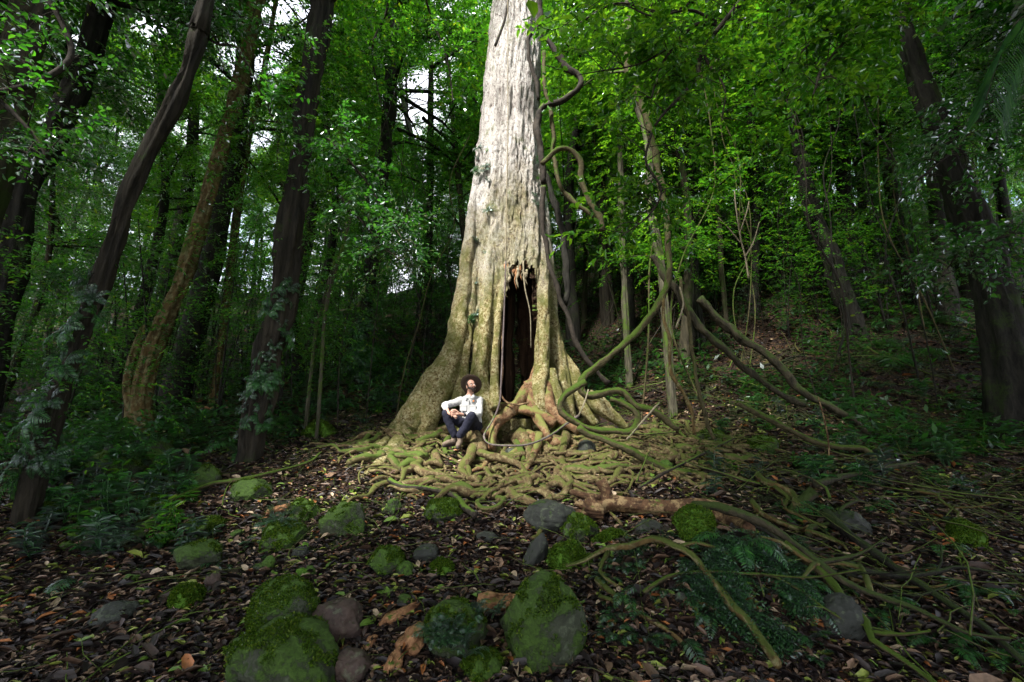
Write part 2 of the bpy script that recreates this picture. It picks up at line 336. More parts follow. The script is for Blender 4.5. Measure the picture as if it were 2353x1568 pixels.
def m_rock(name, moss, base=(.05, .055, .05), light=(.14, .15, .13), mossc=(.07, .15, .012)):
    m, nt, N, Lk = mat(name)
    tc = N.new('ShaderNodeTexCoord'); ob = tc.outputs['Object']; oi = N.new('ShaderNodeObjectInfo')
    va = N.new('ShaderNodeVectorMath'); va.operation = 'ADD'; Lk.new(ob, va.inputs[0])
    cb = N.new('ShaderNodeCombineXYZ'); Lk.new(mth(nt, 'MULTIPLY', oi.outputs['Random'], 37), cb.inputs[0]); Lk.new(cb.outputs[0], va.inputs[1]); v = va.outputs[0]
    n1 = tex(nt, 9, 9, .72, v); n2 = tex(nt, 3.2, 8, .7, v, .5); n3 = tex(nt, 40, 5, .75, v); n4 = tex(nt, 14, 9, .75, v)
    r1 = ramp(nt, [(.3, base), (.7, light)]); Lk.new(n1.outputs[0], r1.inputs[0])
    r4 = ramp(nt, [(.55, (0, 0, 0)), (.6, (1, 1, 1))]); Lk.new(n4.outputs[0], r4.inputs[0])
    c = mixc(nt, mth(nt, 'MULTIPLY', r4.outputs[0], .45), r1.outputs[0], (.12, .15, .085))
    geo = N.new('ShaderNodeNewGeometry'); sp = N.new('ShaderNodeSeparateXYZ'); Lk.new(geo.outputs['Normal'], sp.inputs[0])
    f = mth(nt, 'ADD', mth(nt, 'MULTIPLY', sp.outputs[2], .12), mth(nt, 'ADD', n2.outputs[0], mth(nt, 'MULTIPLY', mth(nt, 'SUBTRACT', n3.outputs[0], .5), .35)))
    lo = .78 - moss * .42
    r2 = ramp(nt, [(lo, (0, 0, 0)), (lo + .08, (1, 1, 1))]); Lk.new(f, r2.inputs[0])
    mr = ramp(nt, [(.3, tuple(x * .45 for x in mossc)), (.75, tuple(x * 1.6 for x in mossc))]); Lk.new(n3.outputs[0], mr.inputs[0])
    c = mixc(nt, r2.outputs[0], c, mr.outputs[0])
    bh = mth(nt, 'ADD', mth(nt, 'MULTIPLY', n1.outputs[0], .6), mth(nt, 'MULTIPLY', mth(nt, 'MULTIPLY', n3.outputs[0], r2.outputs[0]), .7))
    return finish(m, nt, c, .75, bh, .8, .03, .35)
ROCK_MOSS = m_rock('rock_mossy', .8, (.02, .024, .014), (.06, .072, .04), (.05, .105, .01)); ROCK_HALF = m_rock('rock_half_moss', .74, (.02, .024, .014), (.06, .072, .04), (.045, .09, .01)); ROCK_GREY = m_rock('rock_grey', .25, (.015, .017, .014), (.042, .046, .038), (.04, .08, .01))
ROCK_BROWN = m_rock('rock_brown', .35, (.03, .02, .018), (.09, .06, .045), (.05, .09, .01)); ROCK_BRIGHT = m_rock('rock_bright_moss', 1.2, mossc=(.075, .175, .01))
def m_litter():
    m, nt, N, Lk = mat('leaf_litter')
    geo = N.new('ShaderNodeNewGeometry')
    rp = ramp(nt, [(0, (.016, .011, .011)), (.3, (.03, .02, .018)), (.5, (.055, .034, .026)), (.64, (.12, .072, .046)), (.76, (.22, .14, .09)), (.85, (.42, .32, .21)), (.895, (.22, .27, .045)), (.95, (.11, .2, .025)), (.98, (.35, .13, .04))], 'CONSTANT')
    Lk.new(geo.outputs['Random Per Island'], rp.inputs[0])
    tc = N.new('ShaderNodeTexCoord'); n1 = tex(nt, 30, 4, .6, tc.outputs['Object']); br = ramp(nt, [(.3, (.6, .6, .6)), (.7, (1.3, 1.3, 1.3))]); Lk.new(n1.outputs[0], br.inputs[0])
    return finish(m, nt, mixc(nt, 1.0, rp.outputs[0], br.outputs[0], 'MULTIPLY'), .5, spec=.45)
LITTER = m_litter()
def m_plain(name, c, rough=.7, var=.25, sc=30, bd=.004, spec=.3):
    m, nt, N, Lk = mat(name); tc = N.new('ShaderNodeTexCoord'); n1 = tex(nt, sc, 5, .6, tc.outputs['Object'])
    r = ramp(nt, [(.3, tuple(x * (1 - var) for x in c)), (.7, tuple(min(1, x * (1 + var)) for x in c))]); Lk.new(n1.outputs[0], r.inputs[0])
    return finish(m, nt, r.outputs[0], rough, n1.outputs[0], .5, bd, spec)

# ------------------------------------------------------------------ ground
def build_ground():
    def warp(a, b, n, c, s):
        t = np.linspace(-1, 1, n); u = np.sinh(t * s) / np.sinh(s)
        return np.where(u < 0, c + u * (c - a), c + u * (b - c))
    xs = warp(-90, 90, 420, 0, 3.4); ys = warp(-40, 120, 460, 5.0, 3.2)
    X, Y = np.meshgrid(xs, ys); Z = H(X, Y)
    Z = Z + .02 * _fbm(X, Y, 9, 7)
    V = np.stack([X, Y, Z], -1).reshape(-1, 3); nx = len(xs)
    i = np.arange(len(ys) - 1)[:, None] * nx; j = np.arange(nx - 1)[None]
    Q = np.stack([i + j, i + j + 1, i + nx + j + 1, i + nx + j], -1).reshape(-1, 4)
    o = part('ground', None, mesh('ground', V, Q, None, GROUND, True)); tag(o, kind='structure')
build_ground()

# ------------------------------------------------------------------ the giant tree
TX, TY = float(at(1190, 800, 9.6)[0]), 9.6
def trunk_profile():
    rows = [(0, 1135, 1238), (100, 1125, 1240), (200, 1115, 1240), (300, 1105, 1240), (400, 1095, 1248), (500, 1080, 1262), (600, 1072, 1278),
            (700, 1058, 1290), (760, 1046, 1298), (820, 1044, 1298), (860, 1040, 1300), (900, 1036, 1302), (960, 1030, 1306), (1010, 1028, 1308)]
    zs, cl, cr = [], [], []
    for py, l, r in rows[::-1]:
        a = at(l, py, TY); b = at(r, py, TY); zs.append(a[2]); cl.append(a[0]); cr.append(b[0])
    zs += [16, 20, 24]; c = (cl[-1] + cr[-1]) / 2; 
    for r in (.5, .42, .3): cl.append(c - r); cr.append(c + r)
    return np.array(zs), np.array(cl), np.array(cr)
PZ, PL, PR = trunk_profile()
LOBES = [(188, .5, 12, .06), (212, .7, 11, .06), (243, .45, 7, .1), (309, .45, 8, .1), (334, .45, 8, .08), (356, .55, 10, .06), (22, .8, 12, .1), (55, .9, 14, .08), (100, .7, 14, .08), (145, .9, 14, .08), (274, -.1, 12, -.05)]
def trunk_r(th, z):
    """th in degrees; returns x, y of the bark"""
    l = np.interp(z, PZ, PL); r = np.interp(z, PZ, PR); c = (l + r) / 2; hw = (r - l) / 2
    flare = np.clip((4.2 - z) / 2.8, 0, .93) ** 2.1
    rad = hw * (1 - .32 * np.clip((8 - z) / 3.5, 0, 1) - .24 * np.clip((4 - z) / 2, 0, 1))
    tr = np.radians(th + 4 * np.sin(z * .7))
    for a, A, wd, top in LOBES:
        d = (th - a + 180) % 360 - 180
        e = np.exp(-(d / wd) ** 2)
        up = np.clip((10.5 - z) / 5.5, .15, 1)
        rad = rad + A * flare * e + top * up * e * 1.1
    return c, rad, np.radians(th)
def build_giant():
    root = empty('giant_tree', (TX, TY, float(H(TX, TY))), 'giant pale hollow tree with flaring buttresses above a mat of tangled roots', 'tree')
    O = np.array(root.location)
    nt_, nz = 420, 560
    th = np.linspace(0, 360, nt_, endpoint=False); z = np.concatenate([np.linspace(.9, 8, 400, endpoint=False), np.linspace(8, 24, nz - 400)])
    TH, Z = np.meshgrid(th, z)
    c, rad, tr = trunk_r(TH, Z)
    # bark relief
    ca, sa = np.cos(tr), np.sin(tr)
    rel = .16 * _fbm(TH / 360 * 26, Z * .55, 1, 11) * np.clip((7 - Z) / 4, .25, 1) + .07 * _fbm(TH / 360 * 60, Z * 2.1, 1, 12) + .05 * _fbm(TH / 360 * 110, Z * 5, 1, 13) + .025 * _fbm(TH / 360 * 200, Z * 14, 1, 14)
    fade = np.clip(np.minimum(TH, 360 - TH) / 10, 0, 1)
    rad = rad + rel * fade
    Xc = c + rad * ca; Yc = TY + rad * sa * .92
    V = np.stack([Xc, Yc, Z], -1)
    # opening: in the photograph's outline, carried into the trunk as a hole in the front shell
    px, py, _ = proj(V.reshape(-1, 3)); px = px.reshape(TH.shape); py = py.reshape(TH.shape)
    rag = 14 * _fbm(px, py, .16, 21) + 34 * _fbm(px, py, .04, 22) + 14 * _fbm(px, Z * 3, .25, 23)
    lo = np.interp(py, [588, 612, 640, 700, 760, 850, 945, 990], [1203, 1180, 1168, 1149, 1137, 1126, 1118, 1130]) + rag * .55
    hi = np.interp(py, [588, 612, 640, 700, 760, 850, 945, 990], [1207, 1224, 1229, 1236, 1241, 1246, 1251, 1230]) - rag * .25
    top = 596 + 34 * np.abs(_fbm(px, px * 0, .09, 25)) * 1.6
    front = (TH > 200) & (TH < 345)
    hole = front & (px > lo) & (px < hi) & (py > top) & (py < 962)
    # back opening, lets the dark forest behind show through
    bk = (TH > 60) & (TH < 112)
    zb = 2.2 + 2.9 * np.clip(1 - ((TH - 84) / 15) ** 2, -1, 1) + 1.2 * _fbm(TH, Z, .3, 26)
    hole |= bk & (Z < zb) & (Z > 2.0)
    nx = nt_
    i = np.arange(nz - 1)[:, None] * nx; j = np.arange(nx)[None]; jn = (j + 1) % nx
    Q = np.stack([i + j, i + jn, i + nx + jn, i + nx + j], -1)
    keep = ~(hole[:-1] | hole[1:]); keep = keep & np.roll(keep, -1, axis=1)
    Q = Q[keep]
    V = V.reshape(-1, 3)
    me = mesh('giant_trunk', V - O, Q, None, GIANT, True)
    bm = bmesh.new(); bm.from_mesh(me)
    bmesh.ops.delete(bm, geom=[v for v in bm.verts if not v.link_faces], context='VERTS'); bm.to_mesh(me); bm.free()
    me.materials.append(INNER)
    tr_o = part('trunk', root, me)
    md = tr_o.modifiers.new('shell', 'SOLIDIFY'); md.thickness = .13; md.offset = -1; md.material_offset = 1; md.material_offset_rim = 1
    tag(tr_o, 'pale hollow trunk with a tall ragged opening')
    # torn slabs and fibres hanging in the mouth of the hollow
    for k in range(34):
        a = rng.uniform(258, 297); zt = rng.uniform(4.9, 5.6); cc, rr, _ = trunk_r(np.array(a), np.array(zt))
        x = cc + (rr - .05) * math.cos(R(a)); y = TY + (rr - .05) * math.sin(R(a)) * .92
        g = G(); ln = rng.uniform(.15, .5); n = 9
        P = np.array([[x + .02 * math.sin(q), y + .015 * q * .3, zt - ln * q / (n - 1)] for q in range(n)])
        tube(g, P, np.interp(np.arange(n), [0, 3, n - 1], [.02, rng.uniform(.012, .04), .003]), 5, rough=1.2, freq=14)
        g.out('splinter', VINE_PALE if k % 3 else WOOD_ROT, root, O)
    # leaning inner column seen inside the hollow
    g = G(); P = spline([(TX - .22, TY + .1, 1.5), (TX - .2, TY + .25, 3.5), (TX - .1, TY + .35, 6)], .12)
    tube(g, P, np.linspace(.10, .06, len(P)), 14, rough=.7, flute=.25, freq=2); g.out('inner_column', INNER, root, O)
    # high crown, above the picture
    g = G(); gb = G()
    for k in range(16):
        a = rng.uniform(0, 2 * np.pi); ln = rng.uniform(4, 8); z0 = rng.uniform(16, 23)
        P = spline([(TX, TY, z0), (TX + math.cos(a) * ln * .5, TY + math.sin(a) * ln * .5, z0 + ln * .35), (TX + math.cos(a) * ln, TY + math.sin(a) * ln, z0 + ln * .5)], .6)
        tube(gb, P, np.linspace(.18, .04, len(P)), 6, rough=.3)
        m_ = 55; idx = rng.integers(len(P) // 3, len(P), m_); C = P[idx] + rng.normal(0, .7, (m_, 3))
        C = C[C[:, 1] > 8]; 
        if len(C): sprays(g, C, rng.normal(0, 1, (len(C), 3)) + [0, 0, .2], .9, 14, .2, .09)
    gb.out('branch', BARK_PALE, root, O); g.out('crown', LEAF_MID, root, O, smooth=False)
    # ---- fluted pillars and buttresses, grown into the trunk
    BT = [([(1116, 250, 2), (1106, 340, 5), (1092, 430, 9), (1086, 480, 13), (1083, 531, 16), (1072, 621, 18), (1056, 735, 20), (1041, 810, 26), (1004, 886, 37), (962, 943, 34), (926, 1005, 25), (885, 1058, 18), (840, 1098, 12), (790, 1130, 8)], .80, 'broad front left buttress'), ([(1010, 870, 22), (990, 930, 26), (978, 985, 21), (960, 1040, 15), (935, 1085, 10)], .95, None),
          ([(1066, 700, 7), (1050, 775, 10), (1020, 829, 14), (984, 878, 18), (942, 943, 20), (900, 1000, 16), (855, 1045, 12), (805, 1075, 9), (750, 1100, 6)], .3, 'rear left buttress'), ([(1136, 490, 2), (1129, 560, 8), (1119, 697, 13), (1110, 792, 15), (1106, 867, 17), (1114, 943, 22), (1118, 990, 24)], .92, None), ([(1104, 500, 2), (1096, 560, 6), (1085, 690, 9), (1072, 790, 10), (1062, 860, 12), (1050, 930, 15)], .85, None),
          ([(1228, 400, 2), (1236, 480, 7), (1243, 560, 13), (1247, 621, 14), (1250, 735, 16), (1247, 829, 16), (1240, 885, 14), (1243, 930, 14), (1255, 970, 10)], .85, None), ([(1246, 420, 6), (1253, 508, 10), (1262, 640, 13), (1268, 735, 15), (1280, 810, 18), (1290, 867, 19), (1298, 925, 19), (1318, 985, 13)], .55, 'right buttress'),
          ([(1272, 770, 7), (1286, 805, 11), (1302, 840, 15), (1318, 875, 17), (1336, 925, 16), (1370, 975, 12)], .3, None), ([(1264, 850, 12), (1272, 890, 16), (1280, 940, 15), (1295, 985, 10)], .95, None), ([(1350, 905, 14), (1376, 928, 18), (1400, 952, 15), (1440, 985, 9)], .6, None),
          ([(1160, 640, 6), (1146, 720, 8), (1139, 800, 8), (1136, 880, 10), (1138, 940, 12)], .98, None), ([(1150, 0, 5), (1140, 160, 7), (1122, 330, 8), (1108, 470, 7)], .9, None), ([(1215, 20, 6), (1218, 150, 8), (1222, 300, 8), (1232, 430, 6)], .9, None)]
    for bp, dpt, bl in BT:
        W = []
        for px_, py_, h_ in bp:
            q = at(px_, py_, TY); zz = q[2]; l_ = np.interp(zz, PZ, PL); r_ = np.interp(zz, PZ, PR); R0 = (r_ - l_) / 2 * (1 + .25 * np.clip(3.2 - zz, 0, 1))
            yy = TY - max(.12, dpt * math.sqrt(max(.02, (R0 * .86) ** 2 - min((q[0] - (l_ + r_) / 2) ** 2, (R0 * .86) ** 2 * .8))) * (1 if zz < 6 else .95))
            q = at(px_, py_, yy); yy = min(yy, ghit(px_, py_)[1] + .1) if (px_ < 960 and py_ > 990) else yy; q = at(px_, py_, yy); W.append([*q, h_ / FOC * float(proj(q)[2][0])])
        S_ = spline(np.array(W), .045); g = G(); tube(g, S_[:, :3], np.maximum(S_[:, 3], .02), 32, rough=.32, flute=.05, nfl=3, freq=2.2)
        o = g.out('buttress', GIANT, root, O)
        if bl: o['label'] = bl
    # ---- roots
    def ground_root(start, heading, length, r0, r1, wig, sink=.25, turn0=0.0):
        n = max(6, int(length / .045)); P = []; x, y = start; h = heading; k = rng.uniform(0, 100); tv = turn0
        for q in range(n):
            tv = .82 * tv + rng.normal(0, wig); h += tv * .16
            x += math.cos(h) * .045; y += math.sin(h) * .045
            P.append((x, y))
        P = np.array(P); t = np.linspace(0, 1, n); rad = r0 + (r1 - r0) * t ** .8
        rad = rad * (1 + .25 * _fbm(t * n * .25, t * 0 + k, 1, 31))
        z = H(P[:, 0], P[:, 1]) + rad * (1 - sink) * 1.0 - .5 * np.clip(t - .82, 0, 1) * 1.2 * r0 + .22 * np.abs(_fbm(t * length * 3.2, t * 0 + k, 1, 32))
        return np.column_stack([P, z]), rad
    specs = []
    HUMP = [([(1240, 870, 9.0), (1212, 905, 8.8), (1185, 935, 8.6), (1150, 962, 8.4), (1112, 1000, 8.1)], 17, 11), ([(1215, 880, 8.9), (1222, 920, 8.7), (1232, 955, 8.5), (1250, 985, 8.3), (1262, 1015, 8.1)], 13, 9), ([(1258, 880, 8.9), (1262, 930, 8.6), (1290, 965, 8.4), (1330, 990, 8.2)], 14, 9),
            ([(1196, 935, 8.7), (1160, 955, 8.5), (1135, 985, 8.2), (1130, 1030, 7.8)], 13, 7), ([(1150, 940, 8.9), (1200, 942, 8.6), (1245, 955, 8.5), (1275, 975, 8.4)], 16, 10), ([(1085, 985, 8.3), (1095, 1010, 8.1), (1080, 1050, 7.6), (1060, 1085, 7.2), (1085, 1125, 6.8)], 12, 10), ([(1235, 840, 9.2), (1225, 870, 9.1), (1205, 895, 8.9), (1190, 930, 8.7)], 8, 10),
            ([(1100, 1040, 7.6), (1140, 1050, 7.4), (1190, 1065, 7.2), (1215, 1100, 6.9)], 9, 6), ([(1240, 1000, 8.0), (1225, 1050, 7.4), (1195, 1100, 6.9), (1200, 1130, 6.6)], 9, 6), ([(1300, 1000, 8.0), (1290, 1060, 7.3), (1310, 1110, 6.8), (1300, 1150, 6.4)], 10, 6), ([(1420, 1060, 7.2), (1350, 1075, 7.0), (1320, 1110, 6.7), (1340, 1150, 6.4), (1380, 1165, 6.3)], 13, 9), ([(960, 1035, 7.8), (985, 1070, 7.4), (975, 1110, 7.0)], 9, 6), ([(1000, 1040, 7.8), (1015, 1090, 7.2), (990, 1130, 6.9)], 9, 6), ([(870, 1080, 7.4), (930, 1090, 7.2), (960, 1130, 6.8)], 8, 5)]
    for hp_, a_, b_ in HUMP:
        P = spline(np.array([at(q[0], q[1], q[2]) for q in hp_]), .06); P[:, 2] = np.maximum(P[:, 2], H(P[:, 0], P[:, 1]) + .02)
        g = G(); tube(g, P, np.linspace(a_, b_, len(P)) / FOC * proj(P)[2], 14, rough=.4, freq=4); g.out('root', BARK_ROOT_RED if abs(hp_[0][0] - 1200) < 90 else BARK_ROOT, root, O)
    # heavy roots continuing the buttresses
    for a, A, wd, top in LOBES[:10]:
        if A < 0: continue
        for q in range(4 if 170 < a < 350 else 2):
            aa = R(a + rng.normal(0, 7)); c0, r0, _ = trunk_r(np.array(a), np.array(2.0))
            rr = float(r0) * rng.uniform(.72, .95); s = (float(c0) + rr * math.cos(aa), TY + rr * math.sin(aa) * .92)
            specs.append((s, aa + rng.normal(0, .3), rng.uniform(.9, 1.9), rng.uniform(.08, .15), .025, .42, .3))
    # knuckled reddish hump in front of the hollow
    for q in range(10):
        aa = R(rng.uniform(255, 320)); s = (TX + .15 + rng.normal(0, .25), TY - rng.uniform(.7, 1.1))
        specs.append((s, aa + rng.normal(0, .5), rng.uniform(.7, 1.6), rng.uniform(.09, .16), .04, .15, .15))
    # the winding mat
    def inmat(x, y):
        u = (x - .45) / (3.5 if x > .45 else 3.0); v = (y - 8.6) / 2.75
        return u * u + v * v < 1 and y < 9.6
    cnt = 0
    while cnt < 600:
        x = rng.uniform(-2.7, 4.6); y = rng.uniform(5.6, 9.3)
        if not inmat(x, y): continue
        if -1.25 < x < -.35 and 7.3 < y < 8.7: continue
        if y < 6.25 and x > .75: continue
        cnt += 1
        out = math.atan2(y - TY + 1.0, x - TX)
        big = rng.random() < .14
        specs.append(((x, y), out + rng.normal(0, .9), rng.uniform(.35, 1.1) if not big else rng.uniform(.8, 2.0), rng.uniform(.016, .038) if not big else rng.uniform(.045, .072), rng.uniform(.010, .02), .95 if not big else .6, .3 if rng.random() < .7 else -.2))
    objs = []
    for s, h, ln, r0, r1, wg, sink in specs:
        P, rad = ground_root(s, h, ln, r0, r1, wg, sink)
        objs.append((float(rad.max()) * ln, P, rad))
    objs.sort(key=lambda t: -t[0])
    rest = G()
    for k, (_, P, rad) in enumerate(objs):
        g = G() if k < 86 else rest
        tube(g, P, rad, 10 if k < 150 else 7, rough=.5, freq=7)
        if k < 86:
            mx = P[:, 0].mean(); my = P[:, 1].mean()
            mt = BARK_ROOT
            if -.5 < mx < 1.35 and my > 6.6 and rng.random() < .65: mt = BARK_ROOT_RED
            elif (mx < -1.8 or mx > 2.6) or rng.random() < .22: mt = BARK_ROOT_GRN
            g.out('root', mt, root, O)
    o = rest.out('root_tangle', BARK_ROOT, root, O, pname='root'); o['kind'] = 'stuff'
    return root
giant = build_giant()

# ------------------------------------------------------------------ boulders
def boulder_mesh(name, a, b, c, seed, mt, sub=5, soft=0):
    bm = bmesh.new(); bmesh.ops.create_icosphere(bm, subdivisions=sub, radius=1)
    r2 = np.random.default_rng(seed); pl = unit(r2.normal(0, 1, (13, 3))); pd = r2.uniform(.66, .92, 13) + soft
    off = Vector(tuple(r2.uniform(-20, 20, 3)))
    for v in bm.verts:
        p = v.co.copy(); n = np.array(p)
        s = 1.0
        for q, d in zip(pl, pd):
            k = n @ q
            if k * s > d: s = min(s, d / k + .015)
        s *= 1 + .10 * mn.noise(p * 1.4 + off) + .07 * mn.noise(p * 4 + off) - .05 * abs(mn.noise(p * 3 + off * 2)) + .03 * mn.noise(p * 11 + off) + .012 * mn.noise(p * 28 + off)
        v.co = Vector((p.x * a * s, p.y * b * s, p.z * c * s))
    me = bpy.data.meshes.new(name); bm.to_mesh(me); bm.free()
    me.polygons.foreach_set('use_smooth', np.ones(len(me.polygons), bool)); me.materials.append(mt); return me
BL = [  # px, py, half width, half height, material, tilt, label
 (1250, 1468, 90, 102, ROCK_HALF, .1, 'largest boulder, tall and rounded, green moss with pale lichen spots, front centre of the picture'),
 (640, 1535, 128, 66, ROCK_HALF, .2, 'wide flat lichen covered boulder cut by the bottom edge left of centre'),
 (637, 1425, 72, 66, ROCK_MOSS, -.3, 'steep bright green mossy boulder behind the wide flat boulder'),
 (768, 1448, 60, 46, ROCK_BROWN, 0, 'rusty brown boulder with a moss skirt beside the steep mossy boulder'),
 (1045, 1465, 68, 58, ROCK_HALF, .1, 'boulder with a fern fringe left of the largest boulder'),
 (1105, 1545, 44, 36, ROCK_MOSS, 0, 'small mossy rock wedged below the fern fringed boulder at the bottom edge'),
 (812, 1548, 46, 34, ROCK_BROWN, .2, 'purple brown bare rock at the bottom edge next to the wide flat boulder'),
 (420, 1385, 33, 27, ROCK_BRIGHT, 0, 'lone round bright moss rock in the dark litter at lower left'),
 (886, 1300, 48, 30, ROCK_MOSS, .2, 'low mossy rock alone in the litter in front of the roots'),
 (782, 1207, 47, 42, ROCK_HALF, .1, 'round grey green boulder at the left tip of the root mat'),
 (692, 1185, 32, 30, ROCK_MOSS, 0, 'smaller mossy rock touching the round grey green boulder'),
 (1303, 1290, 42, 40, ROCK_BRIGHT, 0, 'cube shaped rock furred with bright green moss above the largest boulder'),
 (1332, 1225, 42, 28, ROCK_MOSS, .2, 'smooth mossy rock just under the broken end of the brown log'),
 (1404, 1242, 36, 20, ROCK_BRIGHT, 0, 'low cushion of vivid green moss on a rock right of the smooth mossy rock'),
 (1268, 1198, 56, 32, ROCK_GREY, .1, 'bare dark grey boulder between the roots and the brown log'),
 (1600, 1212, 48, 38, ROCK_BRIGHT, .2, 'mossy rock leaning on the middle of the brown log'),
 (447, 1285, 52, 32, ROCK_HALF, .2, 'slabby grey green boulder in the left middle ground'),
 (640, 1245, 50, 34, ROCK_MOSS, -.1, 'fern topped mossy boulder left of the open litter'),
 (485, 1342, 22, 20, ROCK_BROWN, 0, 'small tan stone below the slabby grey green boulder'),
 (250, 1420, 50, 22, ROCK_GREY, 0, 'flat dark stone in the shadowed litter at lower left'),
 (1018, 1182, 42, 27, ROCK_MOSS, 0, 'mossy rock tucked under the black fallen branch'),
 (245, 1082, 56, 34, ROCK_HALF, .1, 'dark oval boulder among the ferns at far left'),
 (465, 1107, 36, 30, ROCK_HALF, 0, 'grey mossy boulder left of the fern clad trunk base'),
 (352, 1160, 46, 20, ROCK_BRIGHT, .1, 'long low mossy rock beside the long fallen stick'),
 (728, 992, 36, 22, ROCK_BRIGHT, 0, 'mossy rock on the slope left of the giant tree'),
 (900, 1172, 20, 20, ROCK_MOSS, 0, 'little moss rock at the left end of the black fallen branch'),
 (572, 1135, 46, 26, ROCK_HALF, 0, 'pale green rock at the foot of the fern clad trunk'),
 (1232, 1275, 22, 42, ROCK_GREY, .5, 'upright dark slate stone left of the cube shaped moss rock'),
 (980, 1282, 32, 20, ROCK_GREY, 0, 'half buried grey stone in the open litter'),
 (1350, 1032, 24, 22, ROCK_GREY, 0, 'dark stone held among the roots near the big green vine'),
 (1962, 1210, 42, 26, ROCK_GREY, .1, 'pale grey stone behind the fern bank on the right'),
 (1945, 1440, 56, 40, ROCK_GREY, -.4, 'tilted mossy slab at lower right under the crossing branches'),
 (98, 1182, 32, 20, ROCK_BRIGHT, 0, 'mossy stone at the foot of the ribbed dark trunk far left'),
 (468, 1212, 42, 18, ROCK_MOSS, 0, 'low mossy stone in the middle of the left boulder field'),
 (360, 1040, 28, 26, ROCK_HALF, 0, 'pointed grey rock at the foot of the ochre trunk'),
 (1455, 1165, 28, 16, ROCK_GREY, 0, 'dark stone between the last roots and the brown log'),
 (1495, 1218, 30, 20, ROCK_GREY, 0, 'blackish stone below the middle of the brown log'),
 (1640, 1010, 30, 20, ROCK_MOSS, 0, 'mossy rock at the right rim of the root mat'),
 (1760, 1030, 34, 20, ROCK_MOSS, 0, 'mossy rock under the green fallen stem on the right'),
 (2230, 1240, 34, 34, ROCK_BRIGHT, 0, 'dim mossy rock at the far right edge of the twig tangle'),
 (1120, 1240, 26, 13, ROCK_GREY, 0, 'flat stone in the litter right of the black fallen branch'),
 (1180, 1045, 20, 14, ROCK_GREY, 0, 'dark stone deep in the roots right of the man'),
 (560, 1010, 30, 18, ROCK_MOSS, 0, 'mossy rock behind the fern clad trunk'),
 (930, 930, 26, 15, ROCK_BRIGHT, 0, 'moss lump on the slope by the left buttress'),
 (1530, 1075, 20, 16, ROCK_MOSS, 0, 'mossy knob where the green vine meets the ground'),
]
for q in range(34):
    px = rng.uniform(90, 700) if q < 24 else rng.uniform(700, 1700); py = rng.uniform(1010, 1340) if q < 24 else rng.uniform(1150, 1420)
    hw = rng.uniform(12, 26)
    near = min(BL[:44], key=lambda t: math.hypot(t[0] - px, t[1] - py)); nm_ = ' '.join(near[6].split()[:5])
    BL.append((px, py, hw, hw * rng.uniform(.55, .8), [ROCK_MOSS, ROCK_HALF, ROCK_GREY, ROCK_BRIGHT][q % 4], rng.normal(0, .3), ('mossy', 'greenish', 'bare dark', 'bright green')[q % 4] + ' stone ' + ('left of' if px < near[0] else 'right of') + ' and ' + ('behind' if py < near[1] else 'in front of') + ' the ' + nm_.replace(',', '')))
    if len(BL[-1][6].split()) > 15: BL[-1] = BL[-1][:6] + (' '.join(BL[-1][6].split()[:15]),)
    if BL[-1][6] in [t[6] for t in BL[:-1]]: BL[-1] = BL[-1][:6] + (BL[-1][6].replace(' stone', ' smaller stone'),)
for k, (px, py, hw, hh, mt, tilt, lab) in enumerate(BL):
    p = ghit(px, py + hh * .55); dep = float(proj(p)[2][0]); a = 1.1 * hw / FOC * dep; c = 1.1 * hh / FOC * dep
    me = boulder_mesh('boulder', a, a * .85, c * 1.15, 100 + k, mt, 5 if hw > 40 else 4, .13 if hw > 55 else 0)
    o = part('boulder', None, me, (p[0], p[1] + a * .25, float(H(p[0], p[1] + a * .25)) + c * .36)); o.rotation_euler = (0, tilt, 0)
    tag(o, lab, 'boulder', 'boulders on the forest floor')
    if mt in (ROCK_MOSS, ROCK_BRIGHT, ROCK_HALF) and hw > 24:
        n = len(me.vertices); c3 = np.zeros(n * 3, np.float32); me.vertices.foreach_get('co', c3); c3 = c3.reshape(-1, 3); n3 = np.zeros(n * 3, np.float32); me.vertices.foreach_get('normal', n3); n3 = n3.reshape(-1, 3)
        f = _fbm(c3[:, 0] * 7 / (a + .2) + k, c3[:, 1] * 7 / (a + .2) + c3[:, 2] * 4 / (a + .2), 1, 61) + .3 * n3[:, 2]; sel = np.where(f > {ROCK_BRIGHT: -.2, ROCK_MOSS: .1, ROCK_HALF: .4}[mt])[0]
        if len(sel):
            m_ = int(min(9000, 420 * hw * .09 * len(sel) / n * 9)); pk = rng.choice(sel, m_); j_ = rng.normal(0, a * .03, (m_, 3)); g = G()
            leaves(g, c3[pk] + j_ * .6 - n3[pk] * .003, n3[pk] * .6 + rng.normal(0, .6, (m_, 3)), rng.normal(0, 1, (m_, 3)), rng.uniform(.008, .02, m_) * (1 + .08 * p[1]), .009 * (1 + .08 * p[1]))
            g.out('moss', MOSS_TUFT, o, smooth=False)

